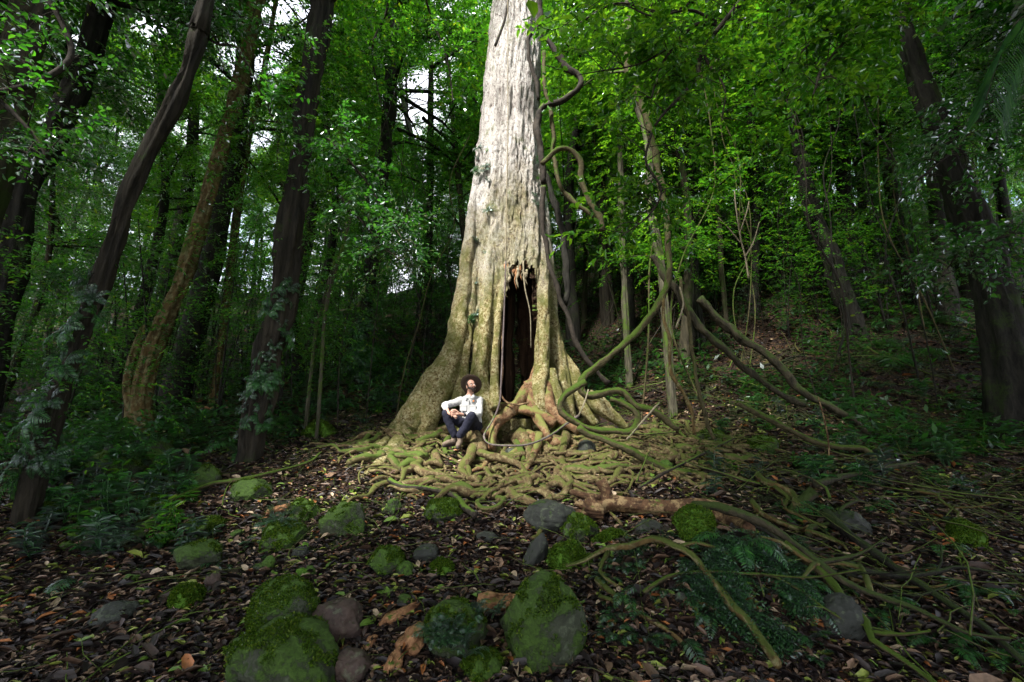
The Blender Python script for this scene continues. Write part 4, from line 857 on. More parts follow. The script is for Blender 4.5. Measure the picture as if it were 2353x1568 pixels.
# ------------------------------------------------------------------ individual trunks near the camera
def hero(pts, Y, bark, lab, hero_rough=.35, top=18.0, crown=None, cmat=None, skirt=None, flute=.15, canopy=26, step=.18):
    """pts: px, py, half width px (optional Y); continues up to a crown above the picture"""
    W = []
    for q in pts:
        P = at(q[0], q[1], q[3] if len(q) > 3 else Y); dep = float(proj(P)[2][0]); W.append([*P, q[2] / FOC * dep * math.cos(math.atan2(P[0], dep))])
    W = np.array(W); W = W[np.argsort(W[:, 2])]
    b = W[0]; hz = float(H(b[0], b[1]))
    W = np.concatenate([[[b[0] - (W[1][0] - b[0]) * .2, b[1], min(hz, b[2]) - .35, b[3] * 1.15]], W])
    d = W[-1] - W[-3] if len(W) > 3 else W[-1] - W[-2]; d = d[:3] / np.linalg.norm(d[:3])
    if W[-1][2] < top:
        k = (top - W[-1][2]) / max(.4, d[2]); e = W[-1][:3] + d * k * .98; e[0] = W[-1][0] + (e[0] - W[-1][0]) * .6
        W = np.concatenate([W, [[*e, W[-1][3] * .55]]])
    W[:, 3] *= .74; S = spline(W, step); g = G(); tube(g, S[:, :3], np.maximum(S[:, 3], .01), 26, rough=hero_rough, flute=flute, nfl=7, freq=1.6)
    o = empty('rainforest_tree', (S[0][0], S[0][1], hz), lab, 'tree'); O = np.array(o.location)
    g.out('trunk', bark, o, O)
    gl = G(); gb = G()
    if canopy:
        top_i = S[:, 2] > top * .58
        TP = S[top_i] if top_i.sum() > 3 else S[-4:]
        for k in range(canopy):
            s = TP[rng.integers(len(TP))]; a = rng.uniform(0, 6.28); ln = rng.uniform(2, 4.6); dd = np.array([math.cos(a), math.sin(a), rng.uniform(.05, .5)])
            B = spline([s[:3], s[:3] + dd * ln * .5 + [0, 0, .3], s[:3] + dd * ln], .4); B = B[shade_ok(B) & gap_ok(B)]
            if len(B) < 4: continue
            tube(gb, B, np.linspace(max(.03, s[3] * .4), .015, len(B)), 5, caps=False)
            m = 26; C = B[rng.integers(len(B) // 3, len(B), m)] + rng.normal(0, .5, (m, 3)); C = C[shade_ok(C) & gap_ok(C)]
            if len(C): sprays(gl, C, rng.normal(0, 1, (len(C), 3)) * [1, 1, .4] + dd * .5, .8, 12, .17, .08)
    if skirt:
        z0, z1, m, rr, L, fine = skirt; m = int(m * 2.3); L = L * .88; rr = rr * 1.25
        sel = S[(S[:, 2] > z0) & (S[:, 2] < z1)]
        if len(sel):
            q = sel[rng.integers(len(sel), size=m)]; a = rng.uniform(0, 6.28, m); dd = np.stack([np.cos(a), np.sin(a), rng.normal(-.05, .3, m)], -1)
            C = q[:, :3] + dd * (q[:, 3:4] + rng.random((m, 1)) ** 1.5 * rr); kk = shade_ok(C) & gap_ok(C); C, dd = C[kk], dd[kk]
            sprays(gl, C, dd, .4, 11, L, L * .4, fine, droop=.6)
    if gb.n: gb.out('branch', bark, o, O)
    if gl.n: gl.out('crown', cmat or LEAF_MID, o, O, smooth=False)
    return o, S
def shade_ok(C):
    """True where a leaf may hang: keeps a gap cut into the canopy to let the sun down on the giant tree"""
    C = np.atleast_2d(C); t = (C[:, 1] - 8.3) / SUN[1]; t = np.where(C[:, 1] < 8.3, t, 0)      # walk down the sunbeam
    P = C - SUN * np.abs(t)[:, None] * np.sign(1)
    x, z = P[:, 0], P[:, 2]
    lit = (C[:, 1] < 8.0) & (z > -4.2) & (z < 24) & (x > np.interp(z, [-4, 0, 3, 5, 9, 12, 16, 24], [-1.0, -3.3, -3.1, -2.7, -2.4, -3.5, -7.5, -11])) & (x < np.interp(z, [-4, 0, 3, 4.5, 6, 15, 24], [4.4, 3.0, 2.3, 2.4, 3.6, 4.6, 2.0]))
    return ~lit
HS = [
 ([(-170, 900, 95), (-60, 480, 85), (5, 250, 72), (62, 60, 58), (100, -80, 50)], 5.2, BARK_MOSS, 'broad mottled trunk in the top left corner', dict(skirt=(3, 9, 60, 1.0, .08, True))),
 ([(-70, 1010, 62), (5, 700, 52), (60, 430, 45), (130, 290, 40), (190, 170, 36), (240, 0, 34)], 8.2, BARK_DARK, 'dark leaning trunk second from the left edge', dict(skirt=(2, 11, 330, 1.6, .09, False))),
 ([(0, 1410, 34), (50, 1230, 34), (105, 1010, 34), (160, 840, 33), (215, 690, 31), (260, 550, 27), (300, 440, 26), (370, 290, 25), (420, 190, 23), (455, 80, 22), (490, -60, 20)], 5.4, BARK_FIBRE, 'leaning stringy barked dark trunk running from the lower left corner upward', dict(skirt=(1.5, 10, 260, 1.3, .075, True), hero_rough=.6)),
 ([(335, 1015, 44), (325, 930, 34), (345, 820, 30), (385, 720, 27), (425, 620, 25), (470, 480, 24), (510, 340, 23), (560, 160, 21), (590, 0, 20)], 9.3, BARK_OCHRE, 'ochre leaning trunk with a mossy foot left of the fern clad trunk', dict(skirt=(3, 12, 300, 1.4, .09, False))),
 ([(300, 960, 18), (300, 860, 20), (330, 760, 16)], 9.6, BARK_OCHRE, 'short second stem behind the ochre leaning trunk', dict(canopy=0, top=4)),
 ([(565, 1105, 46), (580, 1000, 42), (605, 880, 40), (630, 770, 38), (655, 640, 36), (672, 520, 35), (685, 400, 33), (705, 230, 30), (745, 0, 28), (760, -80, 27)], 7.4, BARK_FIBRE, 'fern clad ribbed trunk standing between the ochre trunk and the giant tree', dict(skirt=(3.4, 12, 620, 1.2, .075, True), hero_rough=.6, flute=.22)),
 ([(822, 900, 18), (850, 650, 17), (880, 400, 17), (895, 240, 18), (905, 60, 18)], 12.5, BARK_DARK, 'dark leafy trunk in the gap left of the giant tree', dict(skirt=(3, 14, 700, 2.0, .1, False))),
 ([(985, 700, 9), (988, 450, 9), (990, 200, 8)], 16, BARK_DARK, 'thin straight trunk close behind the left edge of the giant', dict(canopy=10, skirt=(6, 16, 380, 1.8, .12, False))),
 ([(520, 700, 12), (545, 480, 12), (575, 300, 10), (600, 200, 9)], 12, BARK_OCHRE, 'thin yellowish trunk between ochre trunk and fern clad trunk', dict(canopy=6, skirt=(3, 10, 300, 1.3, .09, False))),
 ([(738, 870, 5), (750, 700, 5), (790, 560, 4), (812, 470, 4)], 9, BARK_PALE, 'pole thin pale sapling right of the fern clad trunk', dict(canopy=0, top=5, skirt=(3, 6.5, 60, .7, .08, True))),
 ([(715, 860, 5), (730, 740, 5), (770, 600, 4)], 9.5, BARK_PALE, 'second pole thin sapling nearest the fern clad trunk', dict(canopy=0, top=5, skirt=(3, 6, 50, .6, .08, True))),
 ([(1520, 620, 11), (1495, 480, 11), (1490, 330, 12), (1462, 220, 13), (1445, 100, 13), (1440, -40, 12)], 9.8, BARK_PALE, 'mottled pale thin trunk right of the lianas', dict(canopy=10, cmat=LEAF_LIME, skirt=(5, 13, 150, 1.8, .1, True))),
 ([(1388, 540, 16), (1380, 380, 14), (1370, 200, 12)], 17, BARK_FIBRE, 'reddish stringy trunk behind the hook shaped liana', dict(canopy=10, skirt=(9, 19, 400, 2.4, .14, False))),
 ([(1430, 560, 9), (1425, 330, 8), (1412, 100, 8)], 12, BARK_PALE, 'thin pale trunk between the hook liana and the mottled trunk', dict(canopy=8, cmat=LEAF_LIME, skirt=(6, 15, 170, 2.0, .11, False))),
 ([(1590, 560, 14), (1580, 330, 14), (1560, 80, 12)], 13, BARK_DARK, 'straight dark trunk right of the mottled pale trunk', dict(canopy=10, cmat=LEAF_LIME, skirt=(7, 16, 220, 2.2, .12, False))),
 ([(1660, 640, 7), (1650, 470, 7), (1640, 300, 6)], 13, BARK_MOSS, 'slim trunk on the slope left of the bare sapling', dict(canopy=8, skirt=(6, 14, 300, 2.0, .12, False))),
 ([(1965, 750, 30), (1910, 600, 27), (1862, 470, 24), (1835, 340, 20), (1815, 200, 17)], 12.5, BARK_DARK, 'dark trunk with peeling patches left of the big black trunk', dict(canopy=16, skirt=(7, 16, 420, 2.6, .12, False))),
 ([(1795, 690, 11), (1770, 560, 11), (1742, 430, 10), (1725, 280, 9)], 16, BARK_DARK, 'thin leaning trunk with a bright gap beside it', dict(canopy=12, skirt=(10, 18, 420, 2.4, .14, False))),
 ([(2105, 700, 26), (2080, 600, 24), (2055, 480, 20), (2030, 330, 18)], 13.5, BARK_DARK, 'dim forest trunk just left of the big black trunk', dict(canopy=14, skirt=(7, 16, 480, 2.6, .12, False))),
 ([(2335, 985, 95), (2315, 850, 76), (2285, 680, 64), (2235, 520, 54), (2180, 370, 46), (2125, 220, 38), (2085, 90, 32), (2050, -60, 30)], 8.4, BARK_DARK, 'big black leaning trunk near the right edge', dict(skirt=(7, 13, 120, 1.2, .09, True))),
]
hs = []
for pts_, Y, bk, lab, kw in HS: hs.append(hero(pts_, Y, bk, lab, **kw))

# unseen trees added beside and behind the viewer: their crowns make the shade
def shade_tree(x, y, h, r, lab, dens=36):
    o = empty('rainforest_tree', (x, y, float(H(x, y)) - .2), lab, 'tree', 'added shade trees around the viewer'); O = np.array(o.location)
    P = spline([O + [0, 0, -.3], O + [.2, .1, h * .4], O + [0, .3, h * .8], O + [.1, .2, h]], .6); g = G(); tube(g, P, np.linspace(r, r * .35, len(P)), 14, rough=.3, flute=.1)
    g.out('trunk', BARK_DARK, o, O); gl = G(); gb = G()
    dens = 50 if x > 5 else dens
    for k in range(dens):
        s = P[rng.integers(int(len(P) * .55), len(P))]; a = rng.uniform(0, 6.28); ln = rng.uniform(2.5, 6.5); dd = np.array([math.cos(a), math.sin(a), rng.uniform(0, .35)])
        B = spline([s, s + dd * ln * .5 + [0, 0, .3], s + dd * ln], .4); B = B[shade_ok(B)]
        if len(B) < 4: continue
        tube(gb, B, np.linspace(.09, .02, len(B)), 5, caps=False)
        m = 44; C = B[rng.integers(len(B) // 4, len(B), m)] + rng.normal(0, .7, (m, 3)); C = C[shade_ok(C) & gap_ok(C)]
        if len(C): sprays(gl, C, rng.normal(0, 1, (len(C), 3)) * [1, 1, .3] + dd * .5, 1.0, 10, .26, .14)
    if gb.n: gb.out('branch', BARK_DARK, o, O)
    if gl.n: gl.out('crown', LEAF_DARK, o, O, smooth=False)
for x, y, h in [(-9, 3, 17), (-14, 8, 18), (-6.5, -3, 18), (-12, -5, 19), (-3, -9, 22), (3.5, -6, 17), (8.5, -1.5, 16), (13, 4, 17), (9.5, -9, 20), (16, 9, 17), (-17, 1, 18), (17, -2, 18), (0, -14, 24), (-9, -13, 24), (5.5, 1.0, 17), (7, -5, 17), (11.5, .5, 17), (-5, .5, 17), (-10, -1, 17), (12, -5, 18), (20, 4, 18), (-21, 6, 18)]:
    shade_tree(x, y, h, .35, f"added shade tree outside the picture, {abs(x):.0f} metres {'left' if x < 0 else 'right'} and {abs(y):.0f} metres {'behind' if y < 0 else 'ahead of'} the viewer")

# ------------------------------------------------------------------ overhanging leafy branches, near the viewer
def leafy_branch(name, paths, Y, mt, bark, lab, nspr, L, wide=.5, fl=.35, box=None, dens_end=.25, wid=.55):
    P0 = at(paths[0][0][0][0], paths[0][0][0][1], Y); o = empty(name, P0, lab, 'branch'); g = G(); allP = []
    for pts_, a, b in paths:
        P = px_path(pts_, Y, False, 0, .06); P = P + np.stack([np.zeros(len(P)), .5 * _fbm(np.arange(len(P)) * .05, np.zeros(len(P)), 1, len(allP) + 70), np.zeros(len(P))], -1)
        tube(g, P, np.linspace(a, b, len(P)) / FOC * proj(P)[2], 8, rough=.25, freq=6); allP.append(P)
    g.out('stem', bark, o, P0); A = np.concatenate(allP); gl = G(); gt = G()
    for k in range(nspr):
        s = A[rng.integers(len(A))]; a = rng.uniform(0, 6.28); dd = np.array([math.cos(a), math.sin(a) * .8, rng.normal(0, .35)])
        ln = wide * rng.uniform(.5, 1.3)
        if not gap_ok(s + dd * ln * .6)[0] and L > .071 or not gap_ok(s)[0] and L > .071: continue
        B = spline([s, s + dd * ln * .5 + [0, 0, .08], s + dd * ln - [0, 0, .06]], .08)
        tube(gt, B, np.linspace(.007, .002, len(B)), 4, caps=False)
        m = 5; C = B[rng.integers(len(B) // 3, len(B), m)]
        sprays(gl, C, dd + rng.normal(0, .5, (m, 3)), fl, 6, L, L * wid, True, droop=.3, jit=.35)
    gt.out('twig', bark, o, P0); gl.out('foliage', mt, o, P0, smooth=False); return o
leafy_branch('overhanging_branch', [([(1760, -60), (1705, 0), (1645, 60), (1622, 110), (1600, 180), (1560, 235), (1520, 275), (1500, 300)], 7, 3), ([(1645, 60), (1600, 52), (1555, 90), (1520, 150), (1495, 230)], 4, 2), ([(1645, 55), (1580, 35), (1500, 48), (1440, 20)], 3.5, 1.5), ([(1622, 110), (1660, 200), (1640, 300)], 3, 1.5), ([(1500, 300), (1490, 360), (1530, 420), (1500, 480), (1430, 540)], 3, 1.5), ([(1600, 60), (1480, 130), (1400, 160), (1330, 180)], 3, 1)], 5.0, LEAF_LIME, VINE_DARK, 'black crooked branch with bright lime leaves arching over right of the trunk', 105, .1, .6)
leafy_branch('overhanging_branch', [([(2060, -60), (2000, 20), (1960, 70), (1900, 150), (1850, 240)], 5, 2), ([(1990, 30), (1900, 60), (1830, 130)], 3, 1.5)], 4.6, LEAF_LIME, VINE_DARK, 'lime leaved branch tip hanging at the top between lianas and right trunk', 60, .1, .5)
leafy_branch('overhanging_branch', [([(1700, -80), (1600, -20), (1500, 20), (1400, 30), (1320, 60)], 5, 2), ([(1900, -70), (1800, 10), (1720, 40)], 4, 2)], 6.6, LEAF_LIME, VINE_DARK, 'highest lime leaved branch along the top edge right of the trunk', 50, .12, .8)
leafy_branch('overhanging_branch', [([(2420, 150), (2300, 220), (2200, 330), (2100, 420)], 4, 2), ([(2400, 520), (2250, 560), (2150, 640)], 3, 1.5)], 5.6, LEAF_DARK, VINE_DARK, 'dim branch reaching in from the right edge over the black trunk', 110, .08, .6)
leafy_branch('overhanging_branch', [([(-80, 260), (0, 225), (60, 180), (110, 100), (112, 40), (90, -40)], 7, 6), ([(0, 225), (60, 300), (75, 345), (20, 330), (-60, 310)], 5, 3)], 4.2, LEAF_DARK, VINE_DARK, 'black bent branch across the mottled trunk in the top left corner', 50, .07, .6)
leafy_branch('overhanging_branch', [([(960, -60), (1000, 60), (1030, 150), (1040, 230)], 3, 1.5), ([(900, -40), (860, 120), (880, 260)], 3, 1.5)], 9.5, LEAF_MID, VINE_DARK, 'green leafy branch hanging at the top just left of the giant trunk', 130, .1, .8)
leafy_branch('drooping_branch', [([(760, 330), (830, 400), (880, 480), (930, 560)], 3, 1.5), ([(780, 450), (860, 540), (920, 600)], 2.5, 1)], 7.0, LEAF_DARK, VINE_DARK, 'drooping branch of glossy leaves between fern clad trunk and giant tree', 90, .085, .5)
leafy_branch('overhanging_branch', [([(380, -60), (460, 60), (560, 130), (620, 260)], 4, 2), ([(460, 60), (520, 20), (640, 60)], 3, 1.5)], 6.2, LEAF_DARK, VINE_DARK, 'dark leaf spray hanging between the stringy trunk and the fern clad trunk', 120, .085, .6)
# bunch of large round lime leaves in front of the trunk top
def bunch():
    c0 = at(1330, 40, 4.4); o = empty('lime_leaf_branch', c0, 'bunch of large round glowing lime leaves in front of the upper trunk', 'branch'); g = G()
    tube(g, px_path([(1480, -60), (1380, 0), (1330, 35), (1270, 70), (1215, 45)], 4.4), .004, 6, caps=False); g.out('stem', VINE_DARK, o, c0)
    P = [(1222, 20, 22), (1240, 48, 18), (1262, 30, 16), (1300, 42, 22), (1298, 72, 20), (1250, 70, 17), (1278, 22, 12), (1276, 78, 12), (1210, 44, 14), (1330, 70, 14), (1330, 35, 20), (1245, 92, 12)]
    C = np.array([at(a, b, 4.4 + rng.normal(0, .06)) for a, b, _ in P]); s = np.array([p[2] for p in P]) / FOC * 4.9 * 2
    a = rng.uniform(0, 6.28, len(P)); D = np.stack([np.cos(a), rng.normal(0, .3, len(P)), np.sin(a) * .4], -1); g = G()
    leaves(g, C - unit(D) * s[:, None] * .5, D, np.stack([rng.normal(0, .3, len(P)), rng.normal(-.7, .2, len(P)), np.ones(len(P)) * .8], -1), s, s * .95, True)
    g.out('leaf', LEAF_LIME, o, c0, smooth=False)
bunch()
# palm frond, top right corner
def palmfrond():
    P = px_path([(2440, 20), (2370, 30), (2330, 60), (2290, 150), (2265, 230)], 3.4, False, 0, .03); o = empty('palm_frond', P[0], 'drooping fan of long palm leaflets in the top right corner', 'palm'); g = G(); tube(g, P, .006, 5); g.out('stalk', VINE_DARK, o, P[0])
    g = G(); n = len(P); D = np.tile(unit(P[-1] - P[0]), (n, 1)) * .4
    for sg in (1, -1): leaves(g, P, D + np.array([.5 * sg, 0, -.8]), np.tile([0, -1., .3], (n, 1)) + rng.normal(0, .15, (n, 3)), np.full(n, .5), np.full(n, .02))
    g.out('leaflets', LEAF_DARK, o, P[0], smooth=False)
palmfrond()

# ------------------------------------------------------------------ undergrowth: ferns, palms, seedlings, saplings
def scatter_px(n, x0, x1, y0, y1, mind=0.0, test=None):
    out = []; t = 0
    while len(out) < n and t < n * 40:
        t += 1; q = ghit_fast(rng.uniform(x0, x1), rng.uniform(y0, y1))
        if q is None or (test and not test(q)): continue
        if mind and any((q[0] - a[0]) ** 2 + (q[1] - a[1]) ** 2 < mind * mind for a in out): continue
        out.append(q)
    return out
_ys = np.concatenate([np.linspace(2, 14, 500), np.linspace(14.05, 60, 500)])
def ghit_fast(px, py):
    d = ray(px, py); d = d / d[1]; P = CAM[None] + d[None] * _ys[:, None]; g = H(P[:, 0], P[:, 1]); b = P[:, 2] < g
    if not b.any(): return None
    k = int(np.argmax(b)); return np.array([P[k, 0], P[k, 1], g[k]])
fern_mat()
clear = lambda q: not (((q[0] - .45) / 3.3) ** 2 + ((q[1] - 8.8) / 2.9) ** 2 < 1)
def ferns(n, box, meshes, s0, s1, lab, grp, kind='fern', cat='fern', mind=.25, test=clear):
    for q in scatter_px(n, *box, mind, test):
        me = meshes[int(rng.integers(len(meshes)))]; o = part(kind, None, me, (q[0], q[1], q[2] - .03)); s = rng.uniform(s0, s1)
        o.scale = (s, s, s); o.rotation_euler = (rng.normal(0, .15), rng.normal(0, .15), rng.uniform(0, 6.28)); tag(o, lab, cat, grp)
ferns(66, (-60, 560, 700, 1130), FERNS, .6, 1.15, 'arching fern in the dim undergrowth at far left', 'ferns in the undergrowth at far left')
ferns(10, (0, 420, 640, 960), PALMS, .5, .9, 'young palm with long drooping fronds among the left ferns', 'young palms in the left undergrowth', 'understorey_palm', 'palm', .8)
ferns(30, (640, 960, 760, 990), FERNS, .6, 1.1, 'fern on the slope between fern clad trunk and giant tree', 'ferns on the slope left of the giant')
ferns(14, (180, 640, 1180, 1330), FERNS[2:], .45, .75, 'small fern growing between the left boulders', 'small ferns between the left boulders')
ferns(56, (1450, 2353, 620, 960), FERNS, .55, 1.0, 'fern on the dark slope behind the right side tangle', 'ferns on the dark right slope')
ferns(6, (1750, 2300, 640, 900), PALMS, .4, .7, 'small palm on the dark slope at right', 'small palms on the right slope', 'understorey_palm', 'palm', .8)
ferns(52, (1640, 2353, 900, 1520), FERNS, .3, .62, 'low fern half hidden in the fallen branches at right', 'low ferns in the right tangle')
ferns(46, (60, 420, 1080, 1290), HERBS, .7, 1.2, 'broad leaved seedling beside the left boulders', 'broad leaved seedlings at left', 'seedling', 'plant')
ferns(34, (1600, 2300, 900, 1450), HERBS, .6, 1.1, 'green seedling poking out of the right tangle', 'seedlings in the right tangle', 'seedling', 'plant', test=lambda q: clear(q) and q[1] > 5.6)
ferns(30, (640, 1000, 780, 960), HERBS, .7, 1.2, 'seedling on the slope behind the left buttress', 'seedlings behind the left buttress', 'seedling', 'plant')
# fern bank lower right: a cape of small fronds over the mound
ferns(40, (1400, 1860, 1225, 1500), [FERNS[3], FERNS[2]], .35, .62, 'small dark fern frond tuft on the bank under the arching branch', 'fern tufts on the bank', mind=.15, test=None)
# ferns fringing boulders and trunks
def on_trunk(S, n, z0, z1, s0, s1, lab, grp, meshes):
    sel = S[(S[:, 2] > z0) & (S[:, 2] < z1)]
    for k in range(n):
        q = sel[rng.integers(len(sel))]; a = rng.uniform(math.pi * .95, math.pi * 2.05); d = np.array([math.cos(a), math.sin(a), 0])
        o = part('clinging_fern', None, meshes[int(rng.integers(len(meshes)))], q[:3] + d * q[3] * .9); s = rng.uniform(s0, s1)
        o.rotation_euler = Vector((d[0], d[1], .5)).to_track_quat('Z', 'Y').to_euler(); o.scale = (s, s, s); tag(o, lab, 'fern', grp)
on_trunk(hs[5][1], 34, 1.4, 4.2, .3, .55, 'fern clinging to the ribbed trunk left of the giant tree', 'ferns clinging to the fern clad trunk', FERNS)
on_trunk(hs[2][1], 14, 1.0, 3.5, .4, .7, 'fern clinging to the stringy leaning trunk at far left', 'ferns on the stringy leaning trunk', FERNS)
on_trunk(hs[6][1], 16, 3.0, 6.0, .7, 1.2, 'leafy fern on the dark trunk in the gap left of the giant', 'ferns on the dark trunk in the gap', FERNS)
for px, py, n, lab in [(1030, 1500, 9, 'fern fringe on the boulder left of the largest boulder'), (1110, 1440, 3, 'fern tuft at the right shoulder of the fern fringed boulder'), (650, 1225, 6, 'fern tuft on the mossy boulder left of the open litter'), (260, 1260, 6, 'grassy fern mound in the left boulder field')]:
    for k in range(n):
        q = ghit_fast(px + rng.normal(0, 22), py + rng.normal(0, 14)); o = part('fern', None, FERNS[3], (q[0], q[1] - .15, q[2] + .14)); s = rng.uniform(.28, .42)
        o.scale = (s,) * 3; o.rotation_euler = (rng.normal(.25, .2), rng.normal(0, .3), rng.uniform(0, 6.28)); tag(o, lab, 'fern', lab.replace('fern', 'ferns', 1))
# thin vines hanging through the forest behind
for k in range(66):
    px = rng.uniform(1290, 2150) if k < 48 else rng.uniform(560, 1040); Y = rng.uniform(9.3, 17); b = at(px, 600, Y); 
    if abs(b[0]) < 1.8 and Y < 11: continue
    z0 = float(H(b[0], Y)); zt = z0 + rng.uniform(7, 13); n = 7; zz = np.linspace(z0 - .1, zt, n); wx = np.cumsum(rng.normal(0, .34, n)); wy = np.cumsum(rng.normal(0, .15, n)); P = spline(np.stack([b[0] + wx, Y + wy, zz], -1), .2)
    g = G(); r0 = rng.uniform(.009, .024); tube(g, P, np.linspace(r0, r0 * .6, len(P)), 6, rough=.5, caps=False); gl = G(); o = g.out('hanging_vine', (VINE_MOSS, VINE_DARK, BARK_DARK, VINE_DARK)[k % 4], None, P[0]); o.location = tuple(P[0])
    tag(o, 'thin vine', 'vine', 'thin vines hanging in the forest behind')
# saplings
def saplings(n, box, idx, s0, s1, lab, grp, mind=.7, test=None):
    for q in scatter_px(n, *box, mind, test):
        place(SHRUBS[idx[int(rng.integers(len(idx)))]], ('stem', 'foliage'), 'sapling', (q[0], q[1], q[2]), rng.uniform(0, 6.28), rng.uniform(s0, s1), lab, 'sapling', grp)
far = lambda q: q[1] > 10.8
saplings(60, (-100, 700, 560, 1000), [0, 1, 3, 4], .8, 1.4, 'leafy sapling in the thicket left of the fern clad trunk', 'saplings in the left thicket', .7, lambda q: q[1] > 8.5)
saplings(42, (690, 1060, 500, 860), [0, 1, 3, 4], .8, 1.3, 'leafy sapling on the slope between fern clad trunk and giant', 'saplings between the two big trunks', .8, far)
saplings(34, (1290, 1600, 480, 720), [0, 3, 4], .7, 1.2, 'sapling on the slope behind the lianas', 'saplings behind the lianas', .9, lambda q: q[1] > 14)
saplings(62, (1600, 2400, 450, 800), [0, 1, 3, 2], .8, 1.5, 'sapling in the dim thicket of the right slope', 'saplings in the right thicket', .8, far)
# far-off forest closing the view between the trunks
def woodland():
    g = G(); m = 7500; y = rng.uniform(34, 58, m); x = rng.uniform(-1.3, 1.3, m) * y; z = H(x, y) + rng.uniform(.5, 12, m)
    k = _fbm(x, z + y * .3, .22, 95) > -.2; C = np.stack([x, y, z], -1)[k]; C = C[gap_ok(C)]; sprays(g, C, rng.normal(0, 1, (len(C), 3)) * [1, 1, .5], 1.8, 14, .42, .19)
    o = g.out('distant_woodland', LEAF_MID, None, smooth=False); tag(o, 'far forest foliage closing the top of the slope', 'woodland', kind='stuff')
woodland()
# ground cover far up the slope
def cover():
    g = G(); n = 90000; y = 7.5 * (48 / 7.5) ** rng.random(n); x = rng.uniform(-1.25, 1.25, n) * y
    k = (_fbm(x, y, .8, 81) > -.12) & ((y > 10.5) | (np.abs(x) > 4.2)); x, y = x[k], y[k]; n = len(x); z = H(x, y) + rng.random(n) ** 2 * .5
    D = np.stack([rng.normal(0, 1, n), rng.normal(0, 1, n), rng.normal(.2, .3, n)], -1); N = np.stack([rng.normal(0, .4, n), rng.normal(-.2, .4, n), np.ones(n)], -1)
    L = rng.uniform(.09, .22, n) * (1 + y * .01); leaves(g, np.stack([x, y, z], -1), D, N, L, L * .36)
    o = g.out('ground_cover', LEAF_DARK, None, smooth=False); tag(o, 'low leafy ground cover on the far slope', 'ground cover', kind='stuff')
cover()
def moss_tufts():
    g = G(); n = 26000; x = rng.uniform(-9, 10, n); y = rng.uniform(3, 14, n)
    k = _fbm(x, y, 1.1, 91) + .4 * _fbm(x, y, 4, 92) > .22; x, y = x[k], y[k]; n = len(x); z = H(x, y) + .005
    D = np.stack([rng.normal(0, .6, n), rng.normal(0, .6, n), rng.uniform(.2, 1, n)], -1); leaves(g, np.stack([x, y, z], -1), D, np.stack([rng.normal(0, 1, n), rng.normal(0, 1, n), np.ones(n)], -1), rng.uniform(.015, .04, n), .014)
    o = g.out('moss', MOSS_TUFT, None, smooth=False); tag(o, 'bright moss tufts on the forest floor', 'moss', kind='stuff')
moss_tufts()
# sprigs growing on the giant trunk
for k in range(26):
    z = rng.uniform(3.8, 8.2); th = rng.uniform(196, 240) if k < 20 else rng.uniform(300, 335); c_, r_, a_ = trunk_r(np.array(th), np.array(z)); d = np.array([math.cos(R(th)), math.sin(R(th)), 0])
    o = part('epiphyte', None, HERBS[int(rng.integers(3))] if k % 2 else FERNS[3], (float(c_) + d[0] * float(r_), TY + d[1] * float(r_) * .92, z)); s = rng.uniform(.25, .5); o.scale = (s,) * 3
    o.rotation_euler = Vector((d[0], d[1], .8)).to_track_quat('Z', 'Y').to_euler(); tag(o, 'little green epiphyte growing on the giant trunk', 'epiphyte', 'epiphytes on the giant trunk')

